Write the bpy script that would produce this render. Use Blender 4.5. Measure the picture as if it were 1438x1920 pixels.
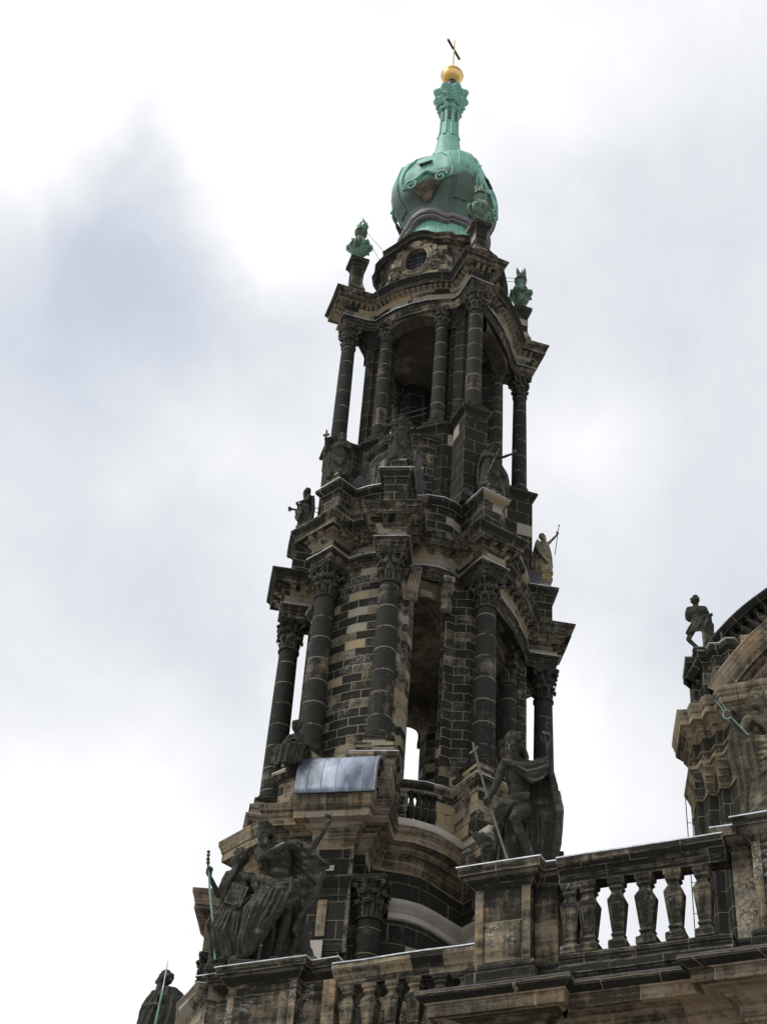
import bpy, math, random
from mathutils import Vector, Matrix, noise
PI=math.pi
S=bpy.context.scene
for o in list(bpy.data.objects): bpy.data.objects.remove(o)
# ------------------------------------------------------------------ camera
F_PX=3000.0; HEAD=math.radians(26.7); CAM=Vector((25.58,-55.75,1.6))
def cam_axes():
    up=Vector((1000-719,-(-2500-960),-F_PX)).normalized()
    fw=Vector((0,0,-1)); Y=(fw-fw.dot(up)*up).normalized(); X=Y.cross(up)
    return Matrix((X,Y,up))                      # level frame rows in camera coordinates
MC=Matrix.Rotation(HEAD,3,'Z')@cam_axes()
cd=bpy.data.cameras.new('camera'); co=bpy.data.objects.new('camera',cd); S.collection.objects.link(co)
co.matrix_world=Matrix.Translation(CAM)@MC.to_4x4()
cd.sensor_fit='VERTICAL'; cd.sensor_height=36; cd.sensor_width=27; cd.lens=F_PX/1920*36
cd.clip_start=.5; cd.clip_end=3000
S.camera=co; S.render.resolution_x=766; S.render.resolution_y=1024
def ray(x,y): return (MC@Vector((x-719,960-y,-F_PX))).normalized()
# ------------------------------------------------------------------ sky and sun
SUN_EL,SUN_AZ=math.radians(56),math.radians(-128)     # azimuth measured from +Y clockwise
W=bpy.data.worlds.new('World'); S.world=W; W.use_nodes=True
nt=W.node_tree; nt.nodes.clear(); L=nt.links
def N(t,**k):
    n=nt.nodes.new(t)
    for a,b in k.items(): setattr(n,a,b)
    return n
out=N('ShaderNodeOutputWorld'); bg=N('ShaderNodeBackground'); bg.inputs[1].default_value=.1
sky=N('ShaderNodeTexSky'); sky.sky_type='NISHITA'; sky.sun_disc=False; sky.sun_elevation=SUN_EL; sky.sun_rotation=SUN_AZ
tc=N('ShaderNodeTexCoord')
n1=N('ShaderNodeTexNoise'); n1.inputs['Scale'].default_value=3.2; n1.inputs['Detail'].default_value=5; n1.inputs['Roughness'].default_value=.55
L.new(tc.outputs['Generated'],n1.inputs['Vector'])
sub=N('ShaderNodeVectorMath',operation='SUBTRACT'); L.new(n1.outputs['Color'],sub.inputs[0]); sub.inputs[1].default_value=(.5,.5,.5)
scl=N('ShaderNodeVectorMath',operation='SCALE'); L.new(sub.outputs[0],scl.inputs[0]); scl.inputs['Scale'].default_value=.17
wp=N('ShaderNodeVectorMath',operation='ADD'); L.new(tc.outputs['Generated'],wp.inputs[0]); L.new(scl.outputs[0],wp.inputs[1])
def math_(op,a,b):
    m=N('ShaderNodeMath',operation=op)
    for i,v in enumerate((a,b)):
        if isinstance(v,(int,float)): m.inputs[i].default_value=v
        else: L.new(v,m.inputs[i])
    return m.outputs[0]
n2=N('ShaderNodeTexNoise'); n2.inputs['Scale'].default_value=9; n2.inputs['Detail'].default_value=9; n2.inputs['Roughness'].default_value=.6; n2.inputs['Distortion'].default_value=.4; L.new(wp.outputs[0],n2.inputs['Vector'])
acc=math_('ADD',math_('MULTIPLY',math_('SUBTRACT',n1.outputs['Fac'],.5),.9),.55); acc=math_('ADD',acc,math_('MULTIPLY',math_('SUBTRACT',n2.outputs['Fac'],.5),.62))
for px,py,r,v in [(60,120,420,.5),(560,330,210,.5),(560,520,90,.22),(120,330,110,.25),(80,1720,480,.55),(1130,860,150,.3),(930,1450,330,.5),(640,80,420,.38),(1150,60,330,.2),
                  (350,480,200,-.27),(190,470,190,-.20),(110,600,260,-.26),(300,620,190,-.20),(500,640,180,-.22),(330,480,40,.3),(200,400,55,.25),(60,820,260,-.18),(200,1050,260,-.16),(440,1150,250,-.16),(1300,520,330,-.22),(1330,1120,230,-.2),(420,820,120,.1),(250,360,140,-.12)]:
    d=N('ShaderNodeVectorMath',operation='DISTANCE'); L.new(wp.outputs[0],d.inputs[0]); d.inputs[1].default_value=ray(px,py)
    mr=N('ShaderNodeMapRange',interpolation_type='SMOOTHSTEP'); L.new(d.outputs['Value'],mr.inputs['Value'])
    mr.inputs['From Min'].default_value=0; mr.inputs['From Max'].default_value=r/F_PX*1.55; mr.inputs['To Min'].default_value=v; mr.inputs['To Max'].default_value=0
    acc=math_('ADD',acc,mr.outputs[0])
cr=N('ShaderNodeValToRGB'); L.new(acc,cr.inputs[0]); e=cr.color_ramp.elements
e[0].position=0; e[0].color=(.57,.61,.70,1); e[1].position=1; e[1].color=(1.03,1.03,1.05,1)
for p,c in ((.22,(.65,.69,.77,1)),(.45,(.755,.78,.82,1)),(.72,(.88,.89,.915,1))): q=e.new(p); q.color=c
ms=N('ShaderNodeVectorMath',operation='SCALE'); L.new(cr.outputs[0],ms.inputs[0]); ms.inputs['Scale'].default_value=5.85
mx=N('ShaderNodeMixRGB'); mx.inputs[0].default_value=.97; L.new(sky.outputs[0],mx.inputs[1]); L.new(ms.outputs[0],mx.inputs[2])
L.new(mx.outputs[0],bg.inputs[0]); L.new(bg.outputs[0],out.inputs[0])
sd=bpy.data.lights.new('sun','SUN'); sd.energy=1.5; sd.angle=math.radians(16); sd.color=(1,.96,.9)
so=bpy.data.objects.new('sun',sd); S.collection.objects.link(so)
sv=Vector((math.sin(SUN_AZ)*math.cos(SUN_EL),math.cos(SUN_AZ)*math.cos(SUN_EL),math.sin(SUN_EL)))
so.rotation_euler=sv.to_track_quat('Z','Y').to_euler()
S.view_settings.view_transform='Standard'; S.view_settings.look='None'; S.view_settings.exposure=0.85; S.view_settings.gamma=1
S.render.engine='CYCLES'
# ------------------------------------------------------------------ materials
def newmat(name):
    m=bpy.data.materials.new(name); m.use_nodes=True; t=m.node_tree; t.nodes.clear(); return m,t
class G:
    def __init__(s,t): s.t=t
    def n(s,typ,ins={},**k):
        n=s.t.nodes.new(typ)
        for a,b in k.items(): setattr(n,a,b)
        for a,v in ins.items(): s.put(n.inputs[a],v)
        return n
    def put(s,i,v):
        if isinstance(v,bpy.types.NodeSocket): s.t.links.new(v,i)
        elif isinstance(v,tuple) and len(v)==3 and i.type=='RGBA': i.default_value=(*v,1)
        else: i.default_value=v
    def m(s,op,a,b=0.,c=None):
        n=s.t.nodes.new('ShaderNodeMath'); n.operation=op; s.put(n.inputs[0],a); s.put(n.inputs[1],b)
        if c is not None: s.put(n.inputs[2],c)
        return n.outputs[0]
    def mix(s,f,a,b,bt='MIX'):
        n=s.t.nodes.new('ShaderNodeMixRGB'); n.blend_type=bt; s.put(n.inputs[0],f); s.put(n.inputs[1],a); s.put(n.inputs[2],b); return n.outputs[0]
    def rng(s,v,a,b,c=0.,d=1.):
        n=s.t.nodes.new('ShaderNodeMapRange'); n.interpolation_type='SMOOTHSTEP'
        for i,x in zip(range(5),(v,a,b,c,d)): s.put(n.inputs[i],x)
        return n.outputs[0]
    def noise(s,vec,scale,det=4,rough=.6):
        n=s.n('ShaderNodeTexNoise',{'Vector':vec,'Scale':scale,'Detail':det,'Roughness':rough}); return n.outputs['Fac']
    def vmul(s,v,k):
        n=s.n('ShaderNodeVectorMath',{0:v,1:k},operation='MULTIPLY'); return n.outputs[0]
def stone(name,bw=.8,bh=.42,soot=.5,light=(.36,.305,.22),dark=(.0225,.0235,.022),block=.9,patch=.96,mort=.55,mw=.018,streak=.25,mode='brick',seed=0.,rough=.9,mcol=(.25,.21,.15),wear=.5,band=0.,blot=1.,speck=0.):
    m,t=newmat(name); g=G(t)
    tcn=g.n('ShaderNodeTexCoord'); obj=tcn.outputs['Object']; uv=tcn.outputs['UV']
    geo=g.n('ShaderNodeNewGeometry'); P=geo.outputs['Position']
    oi=g.n('ShaderNodeObjectInfo'); 
    off=g.n('ShaderNodeVectorMath',{0:P,1:(seed*3.1,seed*1.7,seed)},operation='ADD').outputs[0]
    big=g.noise(off,.42,5,.62); mid=g.noise(off,1.9,5,.65); fine=g.noise(off,11.,5,.7)
    st=g.noise(g.vmul(off,(2.6,2.6,.28)),1.6,4,.6)
    hz=g.noise(g.vmul(off,(.35,.35,4.5)),1.2,3,.6)
    # slightly wandering joints
    wn=g.n('ShaderNodeTexNoise',{'Vector':P,'Scale':2.5,'Detail':3.}); wv=g.n('ShaderNodeVectorMath',{0:wn.outputs['Color'],1:(.5,.5,.5)},operation='SUBTRACT').outputs[0]
    uvw=g.n('ShaderNodeVectorMath',{0:uv,1:g.vmul(wv,(.05,.06,0))},operation='ADD').outputs[0]
    if mode=='brick':
        b=g.n('ShaderNodeTexBrick',{'Vector':uvw,'Color1':(0,0,0),'Color2':(1,1,1),'Mortar':(.5,.5,.5),'Scale':1.,'Mortar Size':mw,'Mortar Smooth':.3,'Bias':0.,'Brick Width':bw,'Row Height':bh})
        r=g.n('ShaderNodeSeparateColor',{0:b.outputs['Color']}).outputs[0]; jf=b.outputs['Fac']
    else:           # drums of a column
        sep=g.n('ShaderNodeSeparateXYZ',{0:uvw}); v=g.m('DIVIDE',sep.outputs[1],bh); v=g.m('ADD',v,g.m('MULTIPLY',oi.outputs['Random'],3.))
        fl=g.m('FLOOR',v); fr=g.m('SUBTRACT',v,fl)
        wnn=g.n('ShaderNodeTexWhiteNoise',{'W':g.m('ADD',fl,g.m('MULTIPLY',oi.outputs['Random'],37.))},noise_dimensions='1D'); r=wnn.outputs['Value']
        d=g.m('ABSOLUTE',g.m('SUBTRACT',fr,.5)); jf=g.rng(d,.5-mw*1.3,.5-mw*.5)
    f=g.m('MULTIPLY',g.m('SUBTRACT',r,.5),block)
    f=g.m('ADD',f,g.m('MULTIPLY',g.m('SUBTRACT',big,.5),1.1))
    f=g.m('ADD',f,g.m('MULTIPLY',g.m('SUBTRACT',mid,.5),1.0*blot))
    if band>0: f=g.m('ADD',f,g.m('MULTIPLY',g.m('SUBTRACT',g.noise(g.vmul(uvw,(.22,7.5,0)),1.,3,.55),.5),band))
    f=g.m('ADD',f,g.m('MULTIPLY',g.m('SUBTRACT',st,.5),streak*2.2))
    f=g.m('ADD',f,g.m('MULTIPLY',g.m('SUBTRACT',hz,.5),streak*1.8))
    f=g.m('ADD',f,g.m('MULTIPLY',g.m('SUBTRACT',fine,.5),.7))
    sootf=g.rng(g.m('ADD',f,soot),.12,.86)
    hue=g.noise(off,.9,3,.6)
    lc=g.mix(g.rng(hue,.45,.68),light,(light[0]*1.1,light[1]*.98,light[2]*.84))
    lc=g.mix(g.rng(g.noise(off,.7,3,.5),.5,.72),lc,(light[0]*.78,light[1]*.88,light[2]*.95))
    dc=g.mix(g.rng(fine,.35,.75),(dark[0]*.7,dark[1]*.7,dark[2]*.7),(dark[0]*1.7,dark[1]*1.65,dark[2]*1.5))
    dc=g.mix(g.m('MULTIPLY',r,.5),dc,(dark[0]*1.9,dark[1]*1.8,dark[2]*1.5))
    c=g.mix(sootf,lc,dc)
    mp=g.rng(r,patch,patch+.005); mp=g.m('MULTIPLY',mp,.75)
    c=g.mix(mp,c,g.mix(g.rng(r,patch+(1-patch)*.5,patch+(1-patch)*.52),(light[0]*1.3,light[1]*1.22,light[2]*1.05),(light[0]*1.2,light[1]*1.3,light[2]*1.45)))
    jn=g.rng(g.noise(off,1.3,3,.7),.62-mort*.35,.8-mort*.35)
    jfac=g.m('MULTIPLY',jf,g.m('MULTIPLY',jn,.85))
    c=g.mix(jfac,c,mcol)
    c=g.mix(.6,c,g.mix(g.rng(g.noise(off,34.,3,.7),.25,.8),(.55,.55,.55),(1.4,1.4,1.4)),'MULTIPLY')
    if wear>0:
        bv=g.n('ShaderNodeBevel',samples=3); bv.inputs['Radius'].default_value=.05
        dt=g.n('ShaderNodeVectorMath',{0:bv.outputs[0],1:geo.outputs['Normal']},operation='DOT_PRODUCT').outputs['Value']
        ed=g.rng(dt,.995,.86); ed=g.m('MULTIPLY',ed,g.rng(g.noise(off,2.4,4,.7),.36,.62)); c=g.mix(g.m('MULTIPLY',ed,wear),c,(light[0]*1.05,light[1]*1.12,light[2]*1.2))
    fl=g.rng(g.noise(off,26.,2,.5),.70,.76); fl=g.m('MULTIPLY',fl,g.rng(g.noise(off,1.1,3,.6),.45,.62)); c=g.mix(g.m('MULTIPLY',fl,.5),c,(.33,.31,.26))
    if speck>0:
        q=g.m('MULTIPLY',g.rng(g.noise(off,.75,3,.5),.53,.62),g.rng(g.noise(off,13.,6,.75),.50,.56)); c=g.mix(g.m('MULTIPLY',q,speck*.8),c,(.46,.44,.39))
    bmp=g.n('ShaderNodeBump',{'Strength':.75,'Distance':.04,'Height':g.m('ADD',g.m('MULTIPLY',fine,.8),g.m('ADD',g.m('MULTIPLY',jf,-.5),g.m('MULTIPLY',mid,.9)))})
    bs=g.n('ShaderNodeBsdfPrincipled',{'Base Color':c,'Roughness':rough,'Normal':bmp.outputs[0]}); bs.inputs['Specular IOR Level'].default_value=.07
    o=g.n('ShaderNodeOutputMaterial',{0:bs.outputs[0]}); return m
M={}
M['ash']=stone('sooty_ashlar',.95,.46,.98,block=.6,mort=.85,mw=.02,patch=.93,speck=.15,mcol=(.30,.27,.20))
M['ashmix']=stone('patchy_ashlar',.95,.44,.84,block=.8,blot=.8,mort=1.0,mw=.022,patch=.87,speck=.6,seed=4,mcol=(.33,.29,.21))
M['shaft']=stone('column_drums',1,1.12,1.02,dark=(.030,.031,.030),block=.5,patch=.985,mort=.75,mw=.024,mode='drum',mcol=(.30,.275,.21),streak=.35)
M['shaftlow']=stone('column_drums_dark',1,1.0,1.05,block=.3,patch=.99,mort=.9,mw=.02,mode='drum',seed=3)
M['mould']=stone('weathered_cornice',.85,.4,.56,band=1.1,blot=.7,block=.9,patch=.93,mort=.5,mw=.012,streak=.4,seed=9,wear=.8)
M['moulddark']=stone('weathered_cornice_dark',1.1,.5,.90,band=.7,blot=.6,block=.6,patch=.97,mort=.6,mw=.012,streak=.4,seed=19,wear=.9)
M['frieze']=stone('frieze_blocks',1.15,.62,.48,light=(.33,.295,.225),block=1.5,blot=.7,patch=.93,mort=.7,mw=.02,streak=.3,seed=14)
M['mouldlow']=stone('brown_cornice',1.5,.8,.52,band=1.3,blot=.5,light=(.32,.26,.185),dark=(.042,.038,.032),block=.55,patch=.96,mort=1.0,mw=.012,streak=.45,seed=5,wear=.6,mcol=(.40,.33,.22))
M['cap']=stone('carved_capital',9,9,.86,light=(.27,.24,.18),block=0,patch=2,mort=0,streak=.3,seed=7,wear=.9)
M['captan']=stone('carved_capital_tan',9,9,.45,light=(.32,.265,.18),block=0,patch=2,mort=0,streak=.3,seed=8)
M['dark']=stone('black_ashlar',1.2,.75,1.05,block=.35,patch=.975,mort=.9,mw=.015,seed=2)
M['ped']=stone('pedestal_stone',2.6,1.1,.66,light=(.31,.25,.17),block=.45,patch=.97,mort=.7,streak=.5,seed=12,speck=.7)
M['bal']=stone('baluster_stone',9,9,.72,light=(.31,.255,.175),block=0,patch=2,mort=0,streak=.6,seed=15,speck=.4)
M['statue']=stone('statue_stone',9,9,.90,wear=1.,blot=.5,dark=(.034,.035,.032),light=(.29,.27,.22),block=0,patch=2,mort=0,streak=.6,seed=21)
M['statuegold']=stone('statue_stone_gold',9,9,.45,light=(.31,.28,.20),block=0,patch=2,mort=0,seed=27)
M['statuelight']=stone('statue_stone_light',9,9,.72,dark=(.05,.047,.038),light=(.27,.235,.17),block=0,patch=2,mort=0,streak=.5,seed=23)
M['attic']=stone('attic_stone',.9,.5,.50,blot=.8,light=(.35,.30,.225),block=.8,patch=.95,mort=.5,seed=31,streak=.5,wear=.8)
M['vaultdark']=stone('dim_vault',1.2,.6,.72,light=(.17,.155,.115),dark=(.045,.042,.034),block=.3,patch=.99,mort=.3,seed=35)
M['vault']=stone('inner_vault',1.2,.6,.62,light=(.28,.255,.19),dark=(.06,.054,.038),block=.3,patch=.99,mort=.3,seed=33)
def copper(name,base,brown,amt,seed=0.,seam=True,zlow=False):
    m,t=newmat(name); g=G(t); tcn=g.n('ShaderNodeTexCoord'); P=g.n('ShaderNodeNewGeometry').outputs['Position']
    off=g.n('ShaderNodeVectorMath',{0:P,1:(seed,seed,seed)},operation='ADD').outputs[0]
    a=g.noise(off,.8,5,.6); b=g.noise(g.vmul(off,(3,3,.5)),1.5,4,.6); f=g.noise(off,9,4,.7)
    c=g.mix(g.rng(f,.3,.7),base,(base[0]*.72,base[1]*.82,base[2]*.8)); c=g.mix(g.rng(b,.5,.75),c,(base[0]*1.5,base[1]*1.2,base[2]*1.22))
    run=g.noise(g.vmul(off,(5,5,.3)),1.2,4,.65); c=g.mix(g.m('MULTIPLY',g.rng(run,.54,.68),.55),c,(base[0]*.38,base[1]*.4,base[2]*.42))
    k=g.rng(g.m('ADD',g.m('MULTIPLY',a,.7),g.m('MULTIPLY',b,.4)),.78-amt,.9-amt); c=g.mix(k,c,brown)
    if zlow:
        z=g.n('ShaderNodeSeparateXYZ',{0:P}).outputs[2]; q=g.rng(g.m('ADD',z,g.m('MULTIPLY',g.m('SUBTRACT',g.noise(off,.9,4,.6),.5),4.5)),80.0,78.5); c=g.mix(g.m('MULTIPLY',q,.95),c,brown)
    h=g.m('MULTIPLY',f,.3)
    if seam:
        br=g.n('ShaderNodeTexBrick',{'Vector':tcn.outputs['UV'],'Color1':(.3,.3,.3),'Color2':(1,1,1),'Scale':1.,'Mortar Size':.02,'Mortar Smooth':.2,'Brick Width':.8,'Row Height':1.15})
        br.offset=0
        r=g.n('ShaderNodeSeparateColor',{0:br.outputs['Color']}).outputs[0]
        c=g.mix(g.m('MULTIPLY',g.rng(r,.3,1.),.28),c,(base[0]*.6,base[1]*.7,base[2]*.7))
        c=g.mix(g.m('MULTIPLY',br.outputs['Fac'],.8),c,(base[0]*.35,base[1]*.4,base[2]*.4)); h=g.m('SUBTRACT',h,g.m('MULTIPLY',br.outputs['Fac'],1.))
    bmp=g.n('ShaderNodeBump',{'Strength':.5,'Distance':.04,'Height':h})
    bs=g.n('ShaderNodeBsdfPrincipled',{'Base Color':c,'Roughness':.62,'Normal':bmp.outputs[0]}); bs.inputs['Specular IOR Level'].default_value=.35
    g.n('ShaderNodeOutputMaterial',{0:bs.outputs[0]}); return m
M['copper']=copper('green_copper',(.235,.50,.395),(.115,.10,.085),.17)
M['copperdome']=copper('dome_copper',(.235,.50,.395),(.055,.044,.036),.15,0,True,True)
M['copperlow']=copper('brown_copper',(.13,.23,.18),(.085,.072,.062),.40,5)
M['copperurn']=copper('urn_copper',(.15,.28,.19),(.07,.085,.06),.27,9,False)
def simple(name,col,rough=.5,metal=0.,var=.3,scale=6.,bump=.2,vs=(1,1,1)):
    m,t=newmat(name); g=G(t); P=g.n('ShaderNodeNewGeometry').outputs['Position']; P=g.vmul(P,vs)
    a=g.noise(P,scale,5,.65); b=g.noise(P,scale*.2,4,.6); k=g.m('ADD',g.m('MULTIPLY',a,.5),g.m('MULTIPLY',b,.5))
    c=g.mix(g.rng(k,.35,.65),tuple(x*(1-var) for x in col),tuple(min(1,x*(1+var)) for x in col))
    bmp=g.n('ShaderNodeBump',{'Strength':bump,'Distance':.02,'Height':a})
    bs=g.n('ShaderNodeBsdfPrincipled',{'Base Color':c,'Roughness':rough,'Metallic':metal,'Normal':bmp.outputs[0]})
    g.n('ShaderNodeOutputMaterial',{0:bs.outputs[0]}); return m
M['gold']=simple('gilding',(.82,.56,.20),.38,.85,.16,3.,.1)
M['goldpole']=simple('pale_gilding',(.72,.55,.33),.5,.4,.15)
M['darkmetal']=simple('dark_metal',(.05,.045,.045),.6,.3)
M['lead']=simple('lead_sheet',(.235,.275,.34),.62,.15,.6,2.6,.3,(1,1,.35))
M['leaddull']=simple('dull_lead',(.17,.16,.17),.6,.2,.3)
M['zinc']=simple('zinc_flashing',(.62,.66,.70),.5,.3,.35)
M['glass']=simple('dark_glass',(.10,.12,.16),.15,0.,.5,1.2,.05)
M['palebronze']=simple('verdigris_bronze',(.18,.31,.26),.6,.1)
M['wood']=simple('weathered_wood',(.22,.19,.14),.8)
M['mossy']=simple('mossy_sandstone',(.20,.165,.07),.95,0,.3,3.,.5)
M['paving']=simple('granite_paving',(.22,.21,.2),.85,0,.25,2.)
M['slate']=simple('dark_roof_sheet',(.09,.10,.11),.6,.1,.3)
M['white']=simple('new_sandstone',(.42,.385,.33),.9,0,.1,3)
# ------------------------------------------------------------------ mesh builder
class MB:
    def __init__(s): s.v=[];s.f=[];s.u=[]
    def add(s,vs,fs,us=None):
        k=len(s.v); s.v+=[tuple(p) for p in vs]
        for i,f in enumerate(fs):
            s.f.append(tuple(a+k for a in f))
            if us: s.u.append(us[i])
            else:
                a,b,c=(Vector(vs[f[0]]),Vector(vs[f[1]]),Vector(vs[f[2]])); nn=(b-a).cross(c-a)
                ax=max(range(3),key=lambda q:abs(nn[q]))
                s.u.append([((vs[q][1],vs[q][2]),(vs[q][0],vs[q][2]),(vs[q][0],vs[q][1]))[ax] for q in f])
        return s
    def xf(s,mat,start=0):
        for i in range(start,len(s.v)): s.v[i]=tuple(mat@Vector(s.v[i]))
        return s
    def build(s,name,mat,parent=None,smooth=35,mesh_only=False):
        if mat.name.startswith(('sooty','patchy','weathered','frieze_b','brown_c','black_a','pedestal_s','attic_s','zinc','new_s','dull_l')):
            for i,v in enumerate(s.v):
                q=Vector(v); s.v[i]=tuple(q+noise.noise_vector(q*1.1+Vector((7,3,1)))*.022+noise.noise_vector(q*3.7)*.013)
        me=bpy.data.meshes.new(name); me.from_pydata(s.v,[],s.f)
        ul=me.uv_layers.new(name='UVMap'); k=0; flat=[]
        for u in s.u:
            for q in u: flat+= [q[0],q[1]]
        ul.data.foreach_set('uv',flat)
        me.materials.append(mat); me.validate(); me.update()
        if smooth: me.shade_smooth(); me.set_sharp_from_angle(angle=math.radians(smooth))
        if mesh_only: return me
        o=bpy.data.objects.new(name,me); S.collection.objects.link(o)
        if parent: o.parent=parent
        return o
def box(mb,c,s,rot=0.,bev=0.0):
    hx,hy,hz=s[0]/2,s[1]/2,s[2]/2; ca,sa=math.cos(rot),math.sin(rot); vs=[]
    for z in (-hz,hz):
        for x,y in ((-hx,-hy),(hx,-hy),(hx,hy),(-hx,hy)): vs.append((c[0]+x*ca-y*sa,c[1]+x*sa+y*ca,c[2]+z))
    fs=[(3,2,1,0),(4,5,6,7),(0,1,5,4),(1,2,6,5),(2,3,7,6),(3,0,4,7)]
    d=[2*hx,2*hy,2*hx,2*hy]; us=[[(0,0),(0,2*hy),(2*hx,2*hy),(2*hx,0)]]*2
    for k in range(4): us=us+[[(0,c[2]-hz),(d[k],c[2]-hz),(d[k],c[2]+hz),(0,c[2]+hz)]]
    mb.add(vs,fs,us)
def prism(mb,poly,z0,z1,u0=0.):
    n=len(poly); vs=[(x,y,z0) for x,y in poly]+[(x,y,z1) for x,y in poly]; fs=[tuple(range(n-1,-1,-1)),tuple(range(n,2*n))]
    us=[[tuple(poly[i]) for i in range(n-1,-1,-1)],[tuple(p) for p in poly]]; u=u0
    for i in range(n):
        j=(i+1)%n; l=math.dist(poly[i],poly[j]); fs.append((i,j,n+j,n+i)); us.append([(u,z0),(u+l,z0),(u+l,z1),(u,z1)]); u+=l
    mb.add(vs,fs,us)
def miter(path,closed):
    n=len(path); out_=[]
    for i in range(n):
        a=path[i-1] if (i or closed) else None; b=path[(i+1)%n] if (i<n-1 or closed) else None; p=path[i]
        ns=[]
        if a is not None:
            d=Vector((p[0]-a[0],p[1]-a[1])); 
            if d.length>1e-6: d.normalize(); ns.append(Vector((d.y,-d.x)))
        if b is not None:
            d=Vector((b[0]-p[0],b[1]-p[1]))
            if d.length>1e-6: d.normalize(); ns.append(Vector((d.y,-d.x)))
        if len(ns)==2:
            m=ns[0]+ns[1]; k=1+ns[0].dot(ns[1]); m=m/max(k,.35)
        else: m=ns[0]
        out_.append(m)
    return out_
def sweep(mb,path,prof,closed=True,caps=True):
    """path: (x,y[,dz]) walked with the outside on the right; prof: (out,z)"""
    np_=[]; n=len(path)
    for i in range(n):
        p=path[i]; np_.append(p)
        if i==n-1 and not closed: break
        q=path[(i+1)%n]; l=math.dist(p[:2],q[:2]); k=int(l/.9)
        if l<15:
            for j in range(1,k+1): np_.append(tuple(a+(b-a)*j/(k+1) for a,b in zip(p,q)))
    path=np_
    mi=miter(path,closed); n=len(path); k=len(prof); vs=[]; ul=[0.]
    for i in range(n): ul.append(ul[-1]+math.dist(path[i][:2],path[(i+1)%n][:2]))
    vl=[0.]
    for j in range(1,k): vl.append(vl[-1]+math.dist(prof[j-1],prof[j]))
    zb=prof[0][1]
    for i,p in enumerate(path):
        dz=p[2] if len(p)>2 else 0.
        for o,z in prof: vs.append((p[0]+mi[i].x*o,p[1]+mi[i].y*o,z+dz))
    fs=[];us=[]
    for i in range(n if closed else n-1):
        j=(i+1)%n
        for q in range(k-1):
            fs.append((i*k+q,j*k+q,j*k+q+1,i*k+q+1)); us.append([(ul[i],zb+vl[q]),(ul[i+1],zb+vl[q]),(ul[i+1],zb+vl[q+1]),(ul[i],zb+vl[q+1])])
    if not closed and caps:
        fs.append(tuple(range(k-1,-1,-1))); us.append([(prof[q][0],prof[q][1]) for q in range(k-1,-1,-1)])
        b=(n-1)*k; fs.append(tuple(b+q for q in range(k))); us.append([(prof[q][0],prof[q][1]) for q in range(k)])
    mb.add(vs,fs,us)
def along(path,step,closed=True,out=0.):
    """points spaced along the offset path: (x,y,angle)"""
    mi=miter(path,closed); P=[(p[0]+m.x*out,p[1]+m.y*out) for p,m in zip(path,mi)]; r=[]
    n=len(P)
    for i in range(n if closed else n-1):
        a,b=P[i],P[(i+1)%n]; l=math.dist(a,b); k=int(round(l/step))
        if l<step*.6: continue
        k=max(k,1)
        for q in range(k):
            t=(q+.5)/k; r.append((a[0]+(b[0]-a[0])*t,a[1]+(b[1]-a[1])*t,math.atan2(b[1]-a[1],b[0]-a[0])))
    return r
def lathe(mb,prof,c=(0,0),n=24,lobe=None,rot=0.):
    k=len(prof); vs=[];fs=[];us=[];vl=[0.]
    for j in range(1,k): vl.append(vl[-1]+math.dist(prof[j-1],prof[j]))
    R=max(p[0] for p in prof)
    for i in range(n):
        a=2*PI*i/n+rot
        for r,z in prof:
            rr=r*(lobe(a,z) if lobe else 1); vs.append((c[0]+rr*math.cos(a),c[1]+rr*math.sin(a),z))
    for i in range(n):
        j=(i+1)%n; u0,u1=2*PI*R*i/n,2*PI*R*(i+1)/n
        for q in range(k-1): fs.append((i*k+q,j*k+q,j*k+q+1,i*k+q+1)); us.append([(u0,prof[0][1]+vl[q]),(u1,prof[0][1]+vl[q]),(u1,prof[0][1]+vl[q+1]),(u0,prof[0][1]+vl[q+1])])
    if prof[0][0]>1e-4: fs.append(tuple(i*k for i in range(n-1,-1,-1))); us.append([(0,0)]*n)
    if prof[-1][0]>1e-4: fs.append(tuple(i*k+k-1 for i in range(n))); us.append([(0,0)]*n)
    mb.add(vs,fs,us)
def frust(mb,prof,c,rot=0.):
    """stacked rectangles (hx,hy,z)"""
    ca,sa=math.cos(rot),math.sin(rot); vs=[]
    for hx,hy,z in prof:
        for x,y in ((-hx,-hy),(hx,-hy),(hx,hy),(-hx,hy)): vs.append((c[0]+x*ca-y*sa,c[1]+x*sa+y*ca,z))
    k=len(prof); fs=[(3,2,1,0),tuple(4*(k-1)+i for i in range(4))]
    for j in range(k-1):
        for i in range(4): q=(i+1)%4; fs.append((4*j+i,4*j+q,4*j+4+q,4*j+4+i))
    mb.add(vs,fs)
def tube(mb,pts,r,n=8,r1=None,cap=True):
    pts=[Vector(p) for p in pts]; m=len(pts); vs=[];fs=[]; up=Vector((0,0,1)); prev=None
    for i,p in enumerate(pts):
        t=(pts[min(i+1,m-1)]-pts[max(i-1,0)]).normalized()
        if prev is None: a=t.orthogonal().normalized()
        else: a=(prev-prev.dot(t)*t).normalized()
        prev=a; b=t.cross(a); rr=r if r1 is None else r+(r1-r)*i/(m-1)
        if isinstance(r,(list,tuple)): rr=r[i]
        for k in range(n): w=2*PI*k/n; vs.append(p+a*math.cos(w)*rr+b*math.sin(w)*rr)
    for i in range(m-1):
        for k in range(n): q=(k+1)%n; fs.append((i*n+k,i*n+q,(i+1)*n+q,(i+1)*n+k))
    if cap: fs.append(tuple(range(n-1,-1,-1))); fs.append(tuple((m-1)*n+k for k in range(n)))
    mb.add(vs,fs)
ICO=None
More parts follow.
